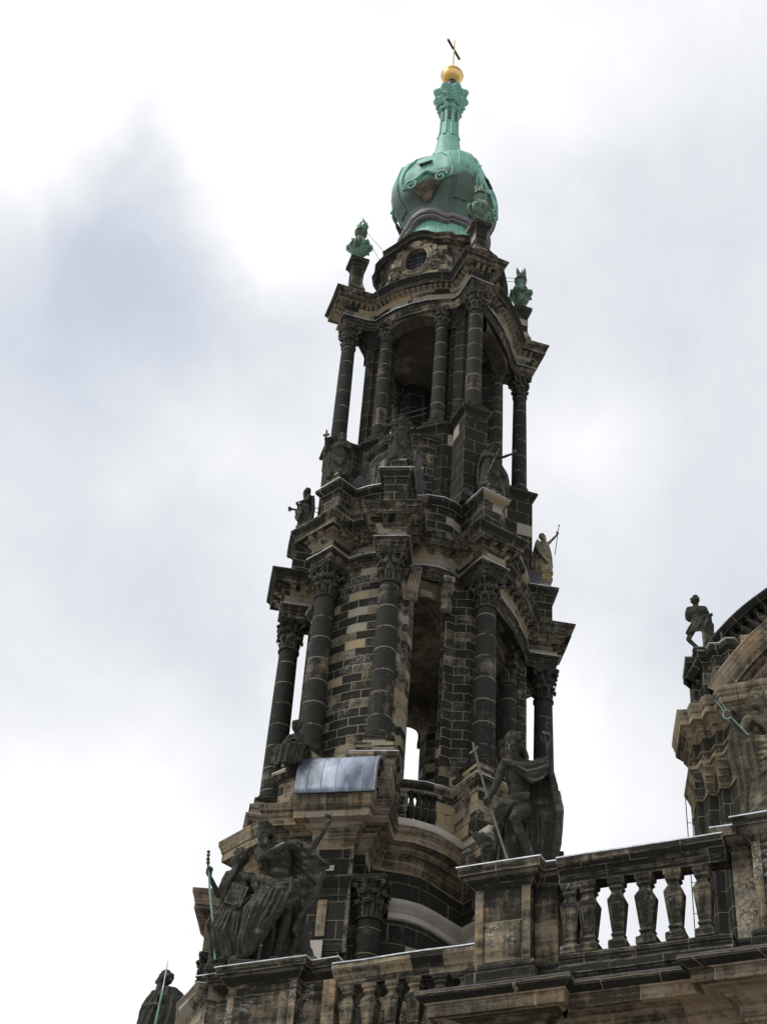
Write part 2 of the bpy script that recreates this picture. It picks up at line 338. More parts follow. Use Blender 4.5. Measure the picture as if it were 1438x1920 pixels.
def ball(mb,c,r,sx=1,sy=1,sz=1,rot=None,seg=10):
    vs=[];fs=[]; n=seg; m=max(4,seg//2+1)
    for j in range(1,m):
        t=PI*j/m
        for i in range(n): a=2*PI*i/n; vs.append(Vector((r*sx*math.sin(t)*math.cos(a),r*sy*math.sin(t)*math.sin(a),-r*sz*math.cos(t))))
    vs.append(Vector((0,0,-r*sz))); vs.append(Vector((0,0,r*sz))); b=len(vs)-2
    for j in range(m-2):
        for i in range(n): q=(i+1)%n; fs.append((j*n+i,j*n+q,(j+1)*n+q,(j+1)*n+i))
    for i in range(n): q=(i+1)%n; fs.append((b,q,i)); fs.append((b+1,(m-2)*n+i,(m-2)*n+q))
    if rot is not None: vs=[rot@v for v in vs]
    mb.add([v+Vector(c) for v in vs],fs)
def empty(name,loc=(0,0,0),label=None,cat=None,group=None,rot=0.):
    o=bpy.data.objects.new(name,None); S.collection.objects.link(o); o.location=loc; o.rotation_euler=(0,0,rot)
    o.empty_display_size=.5
    if label: o['label']=label; o['category']=cat
    if group: o['group']=group
    return o
def arcpts(c,r,a0,a1,n): return [(c[0]+r*math.cos(math.radians(a0+(a1-a0)*i/n)),c[1]+r*math.sin(math.radians(a0+(a1-a0)*i/n))) for i in range(n+1)]
# ------------------------------------------------------------------ classical parts
def capital_mesh(r,h,seed=0):
    """Corinthian capital, base at z=0, r = top radius of the shaft"""
    mb=MB(); rnd=random.Random(seed)
    lathe(mb,[(r*1.0,-.06),(r*1.16,-.03),(r*1.16,.03),(r*.98,.06),(r*.95,h*.3),(r*1.05,h*.6),(r*1.3,h*.84)],n=16)
    def leaf(a,z0,hh,w,curl):
        nu,nv=5,6; vs=[]
        for j in range(nv+1):
            t=j/nv; ww=w*(1-.25*t)*(1.0 if j%2==0 else .86)
            if t<.7: rad=r*(1.0+.16*t); z=z0+hh*t/.78
            else: q=(t-.7)/.3; rad=r*1.11+curl*math.sin(q*2.2); z=z0+hh*(.897+.12*math.sin(q*PI)-.16*q)
            if j==nv: ww*=.45
            for i in range(nu):
                s=(i/(nu-1)-.5)*2; aa=a+s*ww/r*.5; rr=rad+.05*r*(1-abs(s))-(.04*r if i%2 else 0)
                vs.append((rr*math.cos(aa),rr*math.sin(aa),z))
        n0=len(vs); vs+= [(x*.9,y*.9,z-.02) for x,y,z in vs]; fs=[]
        for j in range(nv):
            for i in range(nu-1):
                q=j*nu+i; fs.append((q,q+1,q+nu+1,q+nu)); fs.append((n0+q+nu,n0+q+nu+1,n0+q+1,n0+q))
        for j in range(nv): fs.append((j*nu+nu-1,n0+j*nu+nu-1,n0+(j+1)*nu+nu-1,(j+1)*nu+nu-1)); fs.append((n0+j*nu,j*nu,(j+1)*nu,n0+(j+1)*nu))
        fs.append(tuple(nv*nu+i for i in range(nu))+tuple(n0+nv*nu+i for i in range(nu-1,-1,-1)))
        mb.add(vs,fs)
    for k in range(8): leaf(2*PI*k/8,.04,h*.40,r*.80,r*.38)
    for k in range(8): leaf(2*PI*(k+.5)/8,h*.22,h*.46,r*.78,r*.42)
    for k in range(4):                                  # corner volutes
        a=PI/4+k*PI/2; ca,sa=math.cos(a),math.sin(a); pts=[]
        for i in range(16):
            t=i/15
            if t<.45: q=t/.45; rad=r*(1.1+.55*q); z=h*(.52+.34*math.sin(q*PI/2))
            else: q=(t-.45)/.55; w=PI/2-q*2.6*PI; rr=r*.27*(1-.65*q); rad=r*1.66+rr*math.cos(w); z=h*.86-r*.27+rr*math.sin(w)
            pts.append((rad*ca,rad*sa,z))
        tube(mb,pts,r*.13,6,r*.1)
        b=a+PI/4; ball(mb,(r*1.42*math.cos(b),r*1.42*math.sin(b),h*.88),r*.24,seg=8)
        for s in (-1,1):
            b2=b+s*.32; ball(mb,(r*1.2*math.cos(b2),r*1.2*math.sin(b2),h*.74),r*.16,seg=6)
    pl=[]                                               # concave abacus
    for k in range(4):
        a=PI/4+k*PI/2; R=r*2.0
        for da in (-.07,.07): pl.append((R*math.cos(a+da),R*math.sin(a+da)))
        for t in (.25,.5,.75):
            w=a+.07+(PI/2-.14)*t; rr=R*(1-.33*math.sin(t*PI)**.8); pl.append((rr*math.cos(w),rr*math.sin(w)))
    prism(mb,[(x*.93,y*.93) for x,y in pl],h*.85,h*.92); prism(mb,pl,h*.92,h)
    return mb
CAPS={}
def capobj(parent,loc,r,h,rot,mat,name='capital'):
    key=(round(r,3),round(h,3),mat)
    if key not in CAPS: CAPS[key]=capital_mesh(r,h).build('capital',M[mat],mesh_only=True,smooth=40)
    o=bpy.data.objects.new(name,CAPS[key]); S.collection.objects.link(o); o.parent=parent; o.location=loc; o.rotation_euler=(0,0,rot); return o
def column(parent,x,y,z0,z1,rb,rt,caph,rot=0.,mat='shaft',capmat='cap',base=True):
    mb=MB(); H=z1-z0
    prof=[]
    bz=0.
    for i in range(13):
        t=i/12; prof.append((rb+(rt-rb)*(t**1.7),z0+bz+(H-bz)*t))
    lathe(mb,prof,(0,0),28)
    o=mb.build('column',M[mat],parent); o.location=(x,y,0)
    if base:
        b=MB(); lathe(b,[(rb*1.34,z0-.02),(rb*1.38,z0+.06),(rb*1.36,z0+.13),(rb*1.18,z0+.17),(rb*1.14,z0+.23),(rb*1.22,z0+.27),(rb*1.2,z0+.33),(rb*1.03,z0+.36)],n=28)
        frust(b,[(rb*1.42,rb*1.42,z0-.18),(rb*1.42,rb*1.42,z0-.02)],(0,0),rot); b.build('column_base',M['dark'],o)
    capobj(o,(0,0,z1),rt,caph,rot,capmat)
    return o
def shift(p,q,s=1.): return (p[0]+q[0]*s,p[1]+q[1]*s)
def dirs(deg):      # pier direction: degrees from -Y towards +X -> outward, sideways (counter-clockwise)
    a=math.radians(deg); return (math.sin(a),-math.cos(a)),(math.cos(a),math.sin(a))
def ressaut(c,deg,w,f,b0,b1):
    r,t=dirs(deg); P=lambda k,s:(c[0]+r[0]*k+t[0]*s,c[1]+r[1]*k+t[1]*s)
    return [P(-b0,-w),P(f,-w),P(f,w),P(-b1,w)]
def full(Q):
    """quarter outline (front axis -> right axis) mirrored into a closed counter-clockwise ring"""
    A=Q; B=[(x,-y,*r) for x,y,*r in reversed(Q)]; C=[(-x,-y,*r) for x,y,*r in Q]; D=[(-x,y,*r) for x,y,*r in reversed(Q)]
    ring=[]
    for part in (A,B,C,D):
        for p in part:
            if not ring or math.dist(ring[-1][:2],p[:2])>.02: ring.append(tuple(p))
    if math.dist(ring[0][:2],ring[-1][:2])<.02: ring.pop()
    return ring
# ================================================================== THE TOWER
T=empty('church_tower',(0,0,0),'tall soot-blackened church tower with open column storeys and a green copper onion dome','church tower')
def cyma(o0,z0,o1,z1,n=4,inv=False):
    r=[]
    for i in range(n+1):
        t=i/n; s=(1-math.cos(t*PI))/2
        r.append((o0+(o1-o0)*(t if inv else s),z0+(z1-z0)*(s if inv else t)))
    return r
def entab(z0,H,P,inner=.6,depth=.35):
    a=.30*H; f=.26*H; c=H-a-f; z1=z0+a; z2=z1+f
    pr=[(-inner,z0),(0,z0),(0,z0+a*.38),(.035,z0+a*.40),(.035,z0+a*.74),(.06,z0+a*.77)]+cyma(.07,z0+a*.8,.14,z1-.03,3)+[(.15,z1),(.03,z1+.02),(.02,z2-.04)]
    pr+=cyma(.04,z2-.03,.16,z2+c*.14,3)+[(.2,z2+c*.16),(.2,z2+c*.36),(.24,z2+c*.38),(P*.70,z2+c*.40),(P*.70,z2+c*.36),(P*.76,z2+c*.36),(P*.76,z2+c*.64),(P*.80,z2+c*.67)]
    pr+=cyma(P*.82,z2+c*.69,P*.99,z2+c*.95,4)+[(P,z2+c*.96),(P,z2+c),(-inner,z2+c+.12)]
    return pr,(z2+c*.16,z2+c*.38,P*.68)
def entablature(ring,z0,H,P,inner,step,bw,dent=False):
    """architrave, frieze, bracketed soffit and crowning cornice as separate parts"""
    a=.30*H; f=.26*H; c=H-a-f; z1=z0+a; z2=z1+f
    m=MB(); sweep(m,ring,[(-inner,z0),(0,z0),(0,z0+a*.38),(.035,z0+a*.40),(.035,z0+a*.74),(.06,z0+a*.77)]+cyma(.07,z0+a*.8,.16,z1-.03,3)+[(.17,z1),(.03,z1+.025)]); m.build('architrave',M['moulddark'],T)
    m=MB(); sweep(m,ring,[(.165,z1-.012),(.185,z1-.01),(.18,z1+.014),(.04,z1+.034)]); m.build('drip_edge',M['zinc'],T)
    m=MB(); sweep(m,ring,[(.03,z1+.02),(.02,z2-.02)]); m.build('frieze',M['frieze'],T)
    m=MB(); sweep(m,ring,[(.02,z2-.04)]+cyma(.04,z2-.03,.16,z2+c*.14,3)+[(.2,z2+c*.16),(.2,z2+c*.36),(.24,z2+c*.38),(P*.72,z2+c*.40)]); 
    if dent: brackets(m,ring,step,z2+c*.18,z2+c*.38,.18,.42,bw)
    else: brackets(m,ring,step,z2+c*.08,z2+c*.4,.1,P*.66,bw)
    m.build('brackets',M['mould'],T)
    m=MB(); sweep(m,ring,[(P*.70,z2+c*.40),(P*.70,z2+c*.36),(P*.76,z2+c*.36),(P*.76,z2+c*.64),(P*.80,z2+c*.67)]+cyma(P*.82,z2+c*.69,P*.99,z2+c*.95,4)+[(P,z2+c*.96),(P,z2+c),(-inner,z2+c+.12)]); m.build('cornice',M['moulddark'],T)
def brackets(mb,path,step,z0,z1,o0,o1,w,closed=True,taper=True):
    for x,y,a in along(path,step,closed,0.):
        nx,ny=math.sin(a),-math.cos(a); m=(o0+o1)/2; d=o1-o0; h=z1-z0
        box(mb,(x+nx*m,y+ny*m,z1-h*.28),(w,d,h*.5),a)
        box(mb,(x+nx*(o0+d*.28),y+ny*(o0+d*.28),z0+h*.3),(w*.86,d*.5,h*.5),a)
        box(mb,(x+nx*(m+.015),y+ny*(m+.015),z1-.015*h),(w*1.25,d*1.04,h*.1),a)
# ---------------- outlines
c715=(1.55,-6.8); cF=(4.85,-3.75)
def Qlow(k=0.,w=.6,f=.5):
    q=[(0,-6.5-k),(.42,-6.46-k)]+ressaut(c715,19,w,f,.62-k*.9,1.55-k*.8)
    q+=[(2.25,-4.95-k*.5),(2.8,-4.6-k*.6),(3.15,-4.15-k*.7)]+ressaut(cF,57,w,f,1.35-k,.95-k)+[(4.62+k,-1.6),(4.72+k,0)]
    return q
cU=(3.7,-3.35)
def Qup(w=.5,f=.5): return [(0,-3.45),(.9,-3.4),(1.7,-3.2),(2.3,-2.98)]+ressaut(cU,48,w,f,.8,.5)+[(3.66,-2.0),(3.82,-1.0),(3.86,0)]
# ---------------- lower solid body
edge=[(-9.2,2.3),(-8.7,-1.9),(-7.8,-4.15),(-6.1,-3.35),(-5.1,-4.6),(-4.45,-5.7),(-4.96,-7.18),(-2.65,-8.19),(-2.3,-7.7),(-2.05,-9.35),(-.72,-9.02),(-.64,-9.5),(2.49,-8.79),(2.4,-8.25),(2.98,-8.1),(2.62,-6.75),
      (3.2,-6.35),(3.75,-5.65),(4.1,-4.9),(4.3,-4.2),(5.75,-5.15),(7.2,-3.05),(6.3,-2.2),(6.5,0),(6.3,2.2),(7.2,3.05),(5.7,5.2),(3,8.5),(-3,8.5),(-6,5.5)]
pl=[(-2.6,27.0),(-.95,27.0),(-.95,29.2)]
mb=MB(); sweep(mb,edge,[(-1.25,0),(-1.25,27),(-1.0,27),(-1.0,29.22)]); mb.build('lower_wall',M['dark'],T)
scp=[(-1.0,29.2),(-.93,29.25),(-.93,29.5)]+cyma(-.9,29.52,-.74,29.8,3)+[(-.72,29.95),(-1.0,30.02)]
mb=MB(); sweep(mb,edge[15:]+edge[:1],scp,False); mb.build('string_course',M['white'],T)
mb=MB(); sweep(mb,edge[:16],scp,False); mb.build('string_course',M['dark'],T)
mb=MB(); sweep(mb,edge,[(-1.0,30.0),(-1.0,31.2)]); mb.build('frieze',M['dark'],T)
mb=MB(); sweep(mb,edge,[(-1.0,31.15)]+cyma(-.97,31.2,-.82,31.45,4)+[(-.78,31.47),(-.78,31.7)]+cyma(-.74,31.72,-.52,31.95,4)+[(-.5,32.0),(-.14,32.06),(-.14,32.4),(-.1,32.42)]+cyma(-.1,32.45,0,32.8,5)+[(0,32.95),(-.5,33.05),(-2.5,33.15)]); mb.build('main_cornice',M['mouldlow'],T)
mb=MB(); sweep(mb,edge[15:]+edge[:1],[(-.3,32.6),(.0,32.66),(.02,32.7),(.03,32.8),(.03,32.97),(-.3,33.0)],False); mb.build('cornice_fillet',M['white'],T)
mb=MB(); prism(mb,[(x*.82,y*.82) for x,y in edge],32.9,33.1); mb.build('terrace',M['leaddull'],T)
# engaged orders of the lower body
def lowcol(x,y,deg): 
    column(T,x,y,20,28.45,.52,.46,1.6,math.radians(deg),'shaftlow','cap',False)
for x,y,d in ((1.95,-7.25,14),(-4.1,-6.6,-23),(-6.9,-3.1,-57),(5.6,-3.9,57),(-1.85,-7.9,-14)): lowcol(x,y,d)
mb=MB(); a=math.radians(14)
for px_,py_,w,d in ((.35,-7.75,1.5,1.2),):
    frust(mb,[(.80,.5,20),(.80,.5,27.0),(.86,.56,27.05),(.86,.56,27.3),(.74,.48,27.35),(.74,.48,30.0)],(px_,py_),a)
mb.build('pier',M['dark'],T)
for u_,z_,w_,h_,mt_,nm_ in ((.02,28.35,.17,.72,'captan','sunk_panel'),(-.02,30.35,.36,.11,'white','replaced_block'),(-.12,27.05,.30,.36,'white','replaced_block'),(-.30,26.25,.27,.42,'white','replaced_block'),(.20,26.0,.25,.68,'white','replaced_block')):
    d_=.60 if z_<27.5 else .50
    mb=MB(); frust(mb,[(w_,.03,z_-h_),(w_,.03,z_+h_)],(.35+d_*math.sin(a)+u_*math.cos(a),-7.75-d_*math.cos(a)+u_*math.sin(a)),a); mb.build(nm_,M[mt_],T)
# curved lead hood over the front bay
mb=MB(); r14,t14=dirs(14); n=14; vs=[];fs=[];us=[]
sec=[(1.14,-.34),(1.12,-.1)]+[(-.12+1.22*math.cos(PI*i/n),1.72*math.sin(PI*i/n)) for i in range(n+1)]; n+=2
for s in (-1.55,1.5):
    for o_,z_ in sec: vs.append((.82+t14[0]*s+r14[0]*o_*.9,-8.25+t14[1]*s+r14[1]*o_*.9,33.28+z_))
k=n+1
for i in range(n): fs.append((i,i+1,k+i+1,k+i)); us.append([(0,i*.3),(0,i*.3+.3),(3,i*.3+.3),(3,i*.3)])
mb.add(vs,fs,us)
hood=mb.build('lead_hood',M['lead'],T)
mod=hood.modifiers.new('thick','SOLIDIFY'); mod.thickness=.07; mod.offset=0
mb=MB()
for s in (-1.1,-.55,0,.5,1.0):
    pts=[(.82+t14[0]*s+r14[0]*o_*.93,-8.25+t14[1]*s+r14[1]*o_*.93,33.28+z_*1.02) for o_,z_ in sec]; tube(mb,pts,.022,5)
mb.build('standing_seams',M['lead'],hood)
mb=MB(); tube(mb,[(.82+t14[0]*1.52+r14[0]*o_*.9,-8.25+t14[1]*1.52+r14[1]*o_*.9,33.28+z_) for o_,z_ in sec],.075,7); mb.build('verge',M['leaddull'],hood)
mb=MB(); frust(mb,[(1.5,.3,33.0),(1.5,.3,33.3)],(.82+r14[0]*.66,-8.25+r14[1]*.66),math.radians(14)); mb.build('hood_curb',M['leaddull'],hood)
mb=MB(); 
for s in (1.12,): 
    P2=[(.82+t14[0]*s+r14[0]*o_*.84,-8.25+t14[1]*s+r14[1]*o_*.84,33.28+z_*.92) for o_,z_ in sec]; P3=[(x-t14[0]*2.4,y-t14[1]*2.4,z) for x,y,z in P2]
    mb.add(P2+P3,[tuple(range(k)),tuple(range(2*k-1,k-1,-1))]+[(i,k+i,k+i+1,i+1) for i in range(k-1)])
mb.build('hood_end_wall',M['dark'],hood)
# ---------------- lower balcony parapet and pedestals
ring=full(Qlow(.35,.72,.75))
mb=MB(); sweep(mb,ring,[(-.1,33.0),(.12,33.0),(.12,33.5),(.04,33.6),(0,33.65)]); mb.build('parapet_plinth',M['dark'],T)
# parapet wall with a pierced bay on the diagonal
Q=Qlow(.35,.72,.75); i0=6
mb=MB(); bal_bays=[]
rr=[]
for sx,sy in ((1,1),(1,-1),(-1,-1),(-1,1)):
    seg=[(x*sx,y*sy) for x,y in Q]
    a_=seg[:i0+1]; b_=seg[i0+2:]
    if sx*sy<0: a_=a_[::-1]; b_=b_[::-1]
    sweep(mb,a_,[(-.3,33.6),(0,33.6),(0,35.1),(-.3,35.1)],False); sweep(mb,b_,[(-.3,33.6),(0,33.6),(0,35.1),(-.3,35.1)],False)
    bal_bays.append((seg[i0],seg[i0+2]))
mb.build('parapet_wall',M['ashmix'],T)
mb=MB(); sweep(mb,ring,[(-.35,35.05),(.03,35.05),(.06,35.15)]+cyma(.08,35.17,.22,35.35,3)+[(.24,35.37),(.24,35.5),(-.35,35.58)]); mb.build('parapet_coping',M['mould'],T)
mb=MB(); sweep(mb,ring,[(.0,35.54),(.25,35.5),(.25,35.53),(0.,35.57)]); mb.build('flashing',M['zinc'],T)
def round_baluster(mb,x,y,z0,h,r):
    lathe(mb,[(r*.95,z0),(r*.95,z0+.08*h),(r*.5,z0+.1*h),(r*.45,z0+.16*h),(r*.8,z0+.24*h),(r*1.0,z0+.36*h),(r*.85,z0+.5*h),(r*.5,z0+.7*h),(r*.42,z0+.8*h),(r*.62,z0+.84*h),(r*.62,z0+.87*h),(r*.5,z0+.9*h),(r*.95,z0+.92*h),(r*.95,z0+h)],(x,y),12)
for (a_,b_) in bal_bays:
    for i in range(4):
        t=(i+.5)/4; m1=MB(); round_baluster(m1,0,0,33.62,1.45,.2); o=m1.build('baluster',M['dark'],T)
        r_=math.hypot(*a_); o.location=(a_[0]+(b_[0]-a_[0])*t*1.0+.0,a_[1]+(b_[1]-a_[1])*t,0)
# column pedestals
def sgn(l): return [(x*sx,y*sy) for sx,sy in ((1,1),(-1,1),(1,-1),(-1,-1)) for x,y in [l]]
for (cx,cy),deg in ((c715,19),(cF,57)):
    for sx in (1,-1):
        for sy in (1,-1):
            d=math.radians(deg)*sx*sy
            mb=MB(); frust(mb,[(.72,.74,33.1),(.72,.74,35.6),(.74,.76,35.62),(.8,.82,35.8),(.86,.88,35.85),(.86,.88,36.0),(.7,.7,36.1),(.66,.66,36.3)],(cx*sx,cy*sy),d)
            mb.build('pedestal',M['mould'],T)
            column(T,cx*sx,cy*sy,36.45,44.55,.5,.43,1.6,d)
# ---------------- lower open storey: piers, arches, vault
def pier(poly,z0,z1,mat,name='pier'):
    for sx,sy in ((1,1),(1,-1),(-1,-1),(-1,1)):
        p=[(x*sx,y*sy) for x,y in poly]
        if sx*sy<0: p=p[::-1]
        m1=MB(); prism(m1,p,z0,z1); m1.build(name,M[mat],T)
for sy in (1,-1):
    p=[(-1.95,-5.0),(-2.02,-5.75),(-1.85,-5.8),(-1.85,-6.1),(-1.45,-6.2),(-1.45,-6.05),(-1.3,-6.28),(-.65,-6.42),(0,-6.47),(.65,-6.42),(1.3,-6.28),(1.45,-6.05),(1.45,-6.2),(1.85,-6.1),(1.85,-5.8),(2.02,-5.75),(1.95,-5.0),(1.3,-4.3),(-1.3,-4.3)]
    if sy<0: p=[(x,-y) for x,y in reversed(p)]
    m1=MB(); prism(m1,p,33,46.2); m1.build('front_pier',M['ashmix'],T)
pier([(2.75,-3.5),(2.85,-3.98),(3.0,-3.9),(3.04,-4.12),(3.22,-4.02),(3.4,-3.75),(3.62,-3.72),(4.05,-3.55),(4.25,-3.1),(4.35,-2.75),(4.1,-2.45),(3.75,-2.4),(3.3,-2.1),(2.9,-2.6)],33,46.2,'ash')
# side columns flanking the opening of the end faces
for sx in (1,-1):
    for sy in (1,-1):
        mb=MB(); frust(mb,[(.62,.62,33.1),(.62,.62,36.2),(.7,.7,36.25),(.7,.7,36.4)],(3.75*sx,2.0*sy)); mb.build('pedestal',M['dark'],T)
        column(T,3.75*sx,2.0*sy,36.5,44.55,.45,.4,1.55)
def archslab(a,b,zs,zt,th,name,mat,rise=None):
    """wall piece with an arched underside between two plan points"""
    A=Vector((a[0],a[1])); B=Vector((b[0],b[1])); d=B-A; l=d.length; d/=l; nn=Vector((d.y,-d.x)); n=14; R=l/2; rise=rise or R
    pts=[(0,zs)]+[(R-R*math.cos(PI*i/n),zs+rise*math.sin(PI*i/n)) for i in range(1,n)]+[(l,zs),(l,zt),(0,zt)]
    vs=[]
    for s in (0,-th):
        for u,z in pts: vs.append((A.x+d.x*u+nn.x*s,A.y+d.y*u+nn.y*s,z))
    k=len(pts); fs=[]
    mid=n//2; # split face to keep it simple: quads from arch to top
    top=lambda i:(k-1 if i<0 else 0)
    vs2=[];m1=MB()
    for i in range(n):
        u0,z0=pts[i]; u1,z1=pts[i+1]
        q=[]
        for s in (0,-th):
            for u,z in ((u0,z0),(u1,z1),(u1,zt),(u0,zt)): q.append((A.x+d.x*u+nn.x*s,A.y+d.y*u+nn.y*s,z))
        m1.add(q,[(0,1,2,3),(7,6,5,4),(1,0,4,5)],[[(u0,z0),(u1,z1),(u1,zt),(u0,zt)],[(u0,zt),(u1,zt),(u1,z1),(u0,z0)],[(u1,0),(u0,0),(u0,th),(u1,th)]])
    return m1.build(name,M[mat],T)
for sx,sy in ((1,1),(1,-1),(-1,-1),(-1,1)):
    a_,b_=(1.75*sx,-5.35*sy),(3.1*sx,-4.0*sy)
    if sx*sy<0: a_,b_=b_,a_
    archslab(a_,b_,44.3,46.2,1.4,'arch','vault')
    # pair of scroll consoles under the architrave
    for q in (.12,.98):
        ax,ay=1.85+1.3*q,-5.7+1.4*q; m1=MB(); rr_,tt_=dirs(40)
        for w in (-.2,-.07,.07,.2):
            pts=[((ax+rr_[0]*o_+tt_[0]*w)*sx,(ay+rr_[1]*o_+tt_[1]*w)*sy,z_) for o_,z_ in ((.02,44.5),(.16,44.55),(.2,44.75),(.08,45.0),(.1,45.3),(.3,45.6),(.5,45.85),(.48,46.12))]
            tube(m1,pts,[.05,.075,.085,.08,.085,.09,.1,.09],7)
        m1.build('scroll_console',M['attic'],T)
for sx in (1,-1):
    a_,b_=(3.75*sx,-2.4*sx),(3.75*sx,2.4*sx); archslab(a_,b_,44.0,46.2,1.0,'arch','vault',1.9)
inner=[(x*.93,y*.93) for x,y in full(Qlow())]
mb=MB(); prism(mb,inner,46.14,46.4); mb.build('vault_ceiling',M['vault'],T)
# ---------------- lower entablature
ring=full(Qlow()); entablature(ring,46.14,2.25,.80,.7,.6,.23)
mb=MB(); prism(mb,[(x*.97,y*.97) for x,y in ring],48.2,48.42); mb.build('terrace',M['leaddull'],T)
# ledge parapet with statue pedestals
ring=full(Qlow(-.12,.52,.35))
mb=MB(); sweep(mb,ring,[(-.3,48.35),(.1,48.35),(.1,48.75),(0,48.8),(0,50.45),(.04,50.5)]+cyma(.06,50.52,.26,50.78,4)+[(.28,50.8),(.28,50.95),(-.4,51.05)]); mb.build('attic_parapet',M['ash'],T)
mb=MB(); sweep(mb,ring,[(-.35,51.055),(.29,50.955),(.29,50.985),(-.35,51.085)]); mb.build('flashing',M['zinc'],T)
mb=MB()
for i,(x,y,a_) in enumerate(along(ring,1.4,True,0)):
    pass
# sloping lead roof behind the ledge
mb=MB(); sweep(mb,ring,[(-.3,50.95),(-1.0,51.3),(-1.6,51.6)]); mb.build('lead_roof',M['leaddull'],T)
for (cx,cy),deg in ((c715,19),(cF,57)):
    for sx in (1,-1):
        for sy in (1,-1):
            mb=MB(); frust(mb,[(.36,.36,50.9),(.36,.36,51.0),(.34,.34,51.55),(.38,.38,51.6),(.38,.38,51.7)],(cx*sx,cy*sy),math.radians(deg)*sx*sy); mb.build('statue_plinth',M['mould'],T)
# ---------------- middle zone: bowed parapets and tall corner pedestals
ringm=full([(0,-3.35),(2.15,-3.3),(2.55,-3.0)]+ressaut(cU,48,.62,.5,.75,.6)+[(3.35,-1.9),(3.35,0)])
mb=MB(); sweep(mb,ringm,[(-.2,51),(.1,51),(.1,51.5),(0,51.6),(0,56.9),(.04,56.95)]+cyma(.05,56.97,.2,57.15,3)+[(.22,57.17),(.22,57.3),(-.3,57.38)])
mb.build('corner_pedestals',M['dark'],T)
mb=MB(); prism(mb,[(x*.96,y*.96) for x,y in ringm],57.1,57.32); mb.build('floor',M['leaddull'],T)
def bow(sy,axis,h0,h1,r,half,base):
    n=12; a=math.degrees(math.asin(half/r)); c0=r*math.cos(math.radians(a))
    pts=[(r*math.sin(math.radians(-a+2*a*i/n)),-(base+r*math.cos(math.radians(-a+2*a*i/n))-c0)) for i in range(n+1)]
    pts=[(-half,-base+.8)]+pts+[(half,-base+.8)]
    if axis=='y': pts=[(x*sy,y*sy) for x,y in pts]
    else: pts=[(-y*sy,x*sy) for x,y in pts]
    m1=MB(); sweep(m1,pts,[(-.3,h0),(.08,h0),(.08,h0+.5),(0,h0+.6),(0,h1-.45),(.04,h1-.42)]+cyma(.05,h1-.4,.2,h1-.18,3)+[(.22,h1-.16),(.22,h1),(-.3,h1+.06)],False)
    o=m1.build('bowed_parapet',M['ash'],T)
    m2=MB(); prism(m2,[(x*.97,y*.97) for x,y in pts],h1-.3,h1-.02); m2.build('bow_top',M['leaddull'],o)
    return pts,o
pts,bo_=bow(1,'y',51,56.35,2.6,1.75,3.35); bow(-1,'y',51,56.35,2.6,1.75,3.35)
bow(1,'x',51,56.35,3.2,2.0,3.3); bow(-1,'x',51,56.35,3.2,2.0,3.3)
cy0=-3.35+math.sqrt(2.6**2-1.75**2)
for x in (-1.35,-.75,.55,1.1):
    a=math.asin(x/2.6); c=(2.6*math.sin(a),cy0-2.6*math.cos(a)); 
    m1=MB(); n=8
    def arch_outline(w,h,zb): return [(-w,zb),(w,zb)]+[(w*math.cos(PI*i/n),zb+h+w*math.sin(PI*i/n)) for i in range(n+1)]
    O=arch_outline(.26,1.75,53.35); I=arch_outline(.17,1.65,53.45); k=len(O)
    def P3(u,z,o): return (c[0]+math.cos(a)*u+math.sin(a)*o,c[1]+math.sin(a)*u-math.cos(a)*o,z)
    vs=[P3(u,z,.05) for u,z in O]+[P3(u,z,.05) for u,z in I]+[P3(u,z,-.02) for u,z in O]+[P3(u,z,.01) for u,z in I]
    fs=[]
    for i in range(k): j=(i+1)%k; fs+= [(i,j,k+j,k+i),(2*k+i,2*k+j,j,i),(k+i,k+j,3*k+j,3*k+i)]
    m1.add(vs,fs); w_=m1.build('slit_window',M['ash'],T,smooth=0)
    m2=MB(); m2.add([P3(u,z,.012) for u,z in I],[tuple(range(k))]); m2.build('pane',M['darkmetal'],w_)
# ---------------- upper open storey
for sx in (1,-1):
    for sy in (1,-1):
        d=math.radians(48)*sx*sy
        column(T,cU[0]*sx,cU[1]*sy,57.6,64.85,.41,.36,1.35,d)
        column(T,1.62*sx,-2.95*sy,57.6,64.85,.37,.32,1.3)
        column(T,2.95*sx,1.8*sy,57.6,64.85,.37,.32,1.3)
pier([(1.5,-1.9),(1.62,-2.5),(2.0,-2.5),(2.02,-2.68),(2.35,-2.68),(2.37,-2.82),(2.8,-2.78),(2.98,-2.55),(2.82,-2.1),(2.7,-2.1),(2.7,-1.55),(2.1,-1.4)],57.3,66.2,'shaftlow')
for sx,sy in ((1,1),(1,-1),(-1,-1),(-1,1)):
    mbp=MB(); frust(mbp,[(.42,.35,64.85),(.46,.38,65.0),(.44,.36,65.4),(.6,.5,66.0),(.62,.52,66.15)],(2.35*sx,-2.45*sy)); mbp.build('pilaster_capital',M['cap'],T)
ring=full(Qup()); inner=[(x*.9,y*.9) for x,y in ring]
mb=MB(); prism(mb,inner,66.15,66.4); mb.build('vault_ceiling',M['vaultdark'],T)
entablature(ring,66.14,2.2,.78,.8,.3,.15,True)
mb=MB(); prism(mb,[(x*.98,y*.98) for x,y in ring],68.25,68.45); mb.build('terrace',M['leaddull'],T)
# curved arch mouldings spanning the bays
for (a_,b_) in (((-1.45,-3.3),(1.45,-3.3)),((3.62,-1.6),(3.62,1.6)),((1.45,3.3),(-1.45,3.3)),((-3.62,1.6),(-3.62,-1.6))):
    archslab(a_,b_,65.15,66.2,.8,'arch','vaultdark',.85)
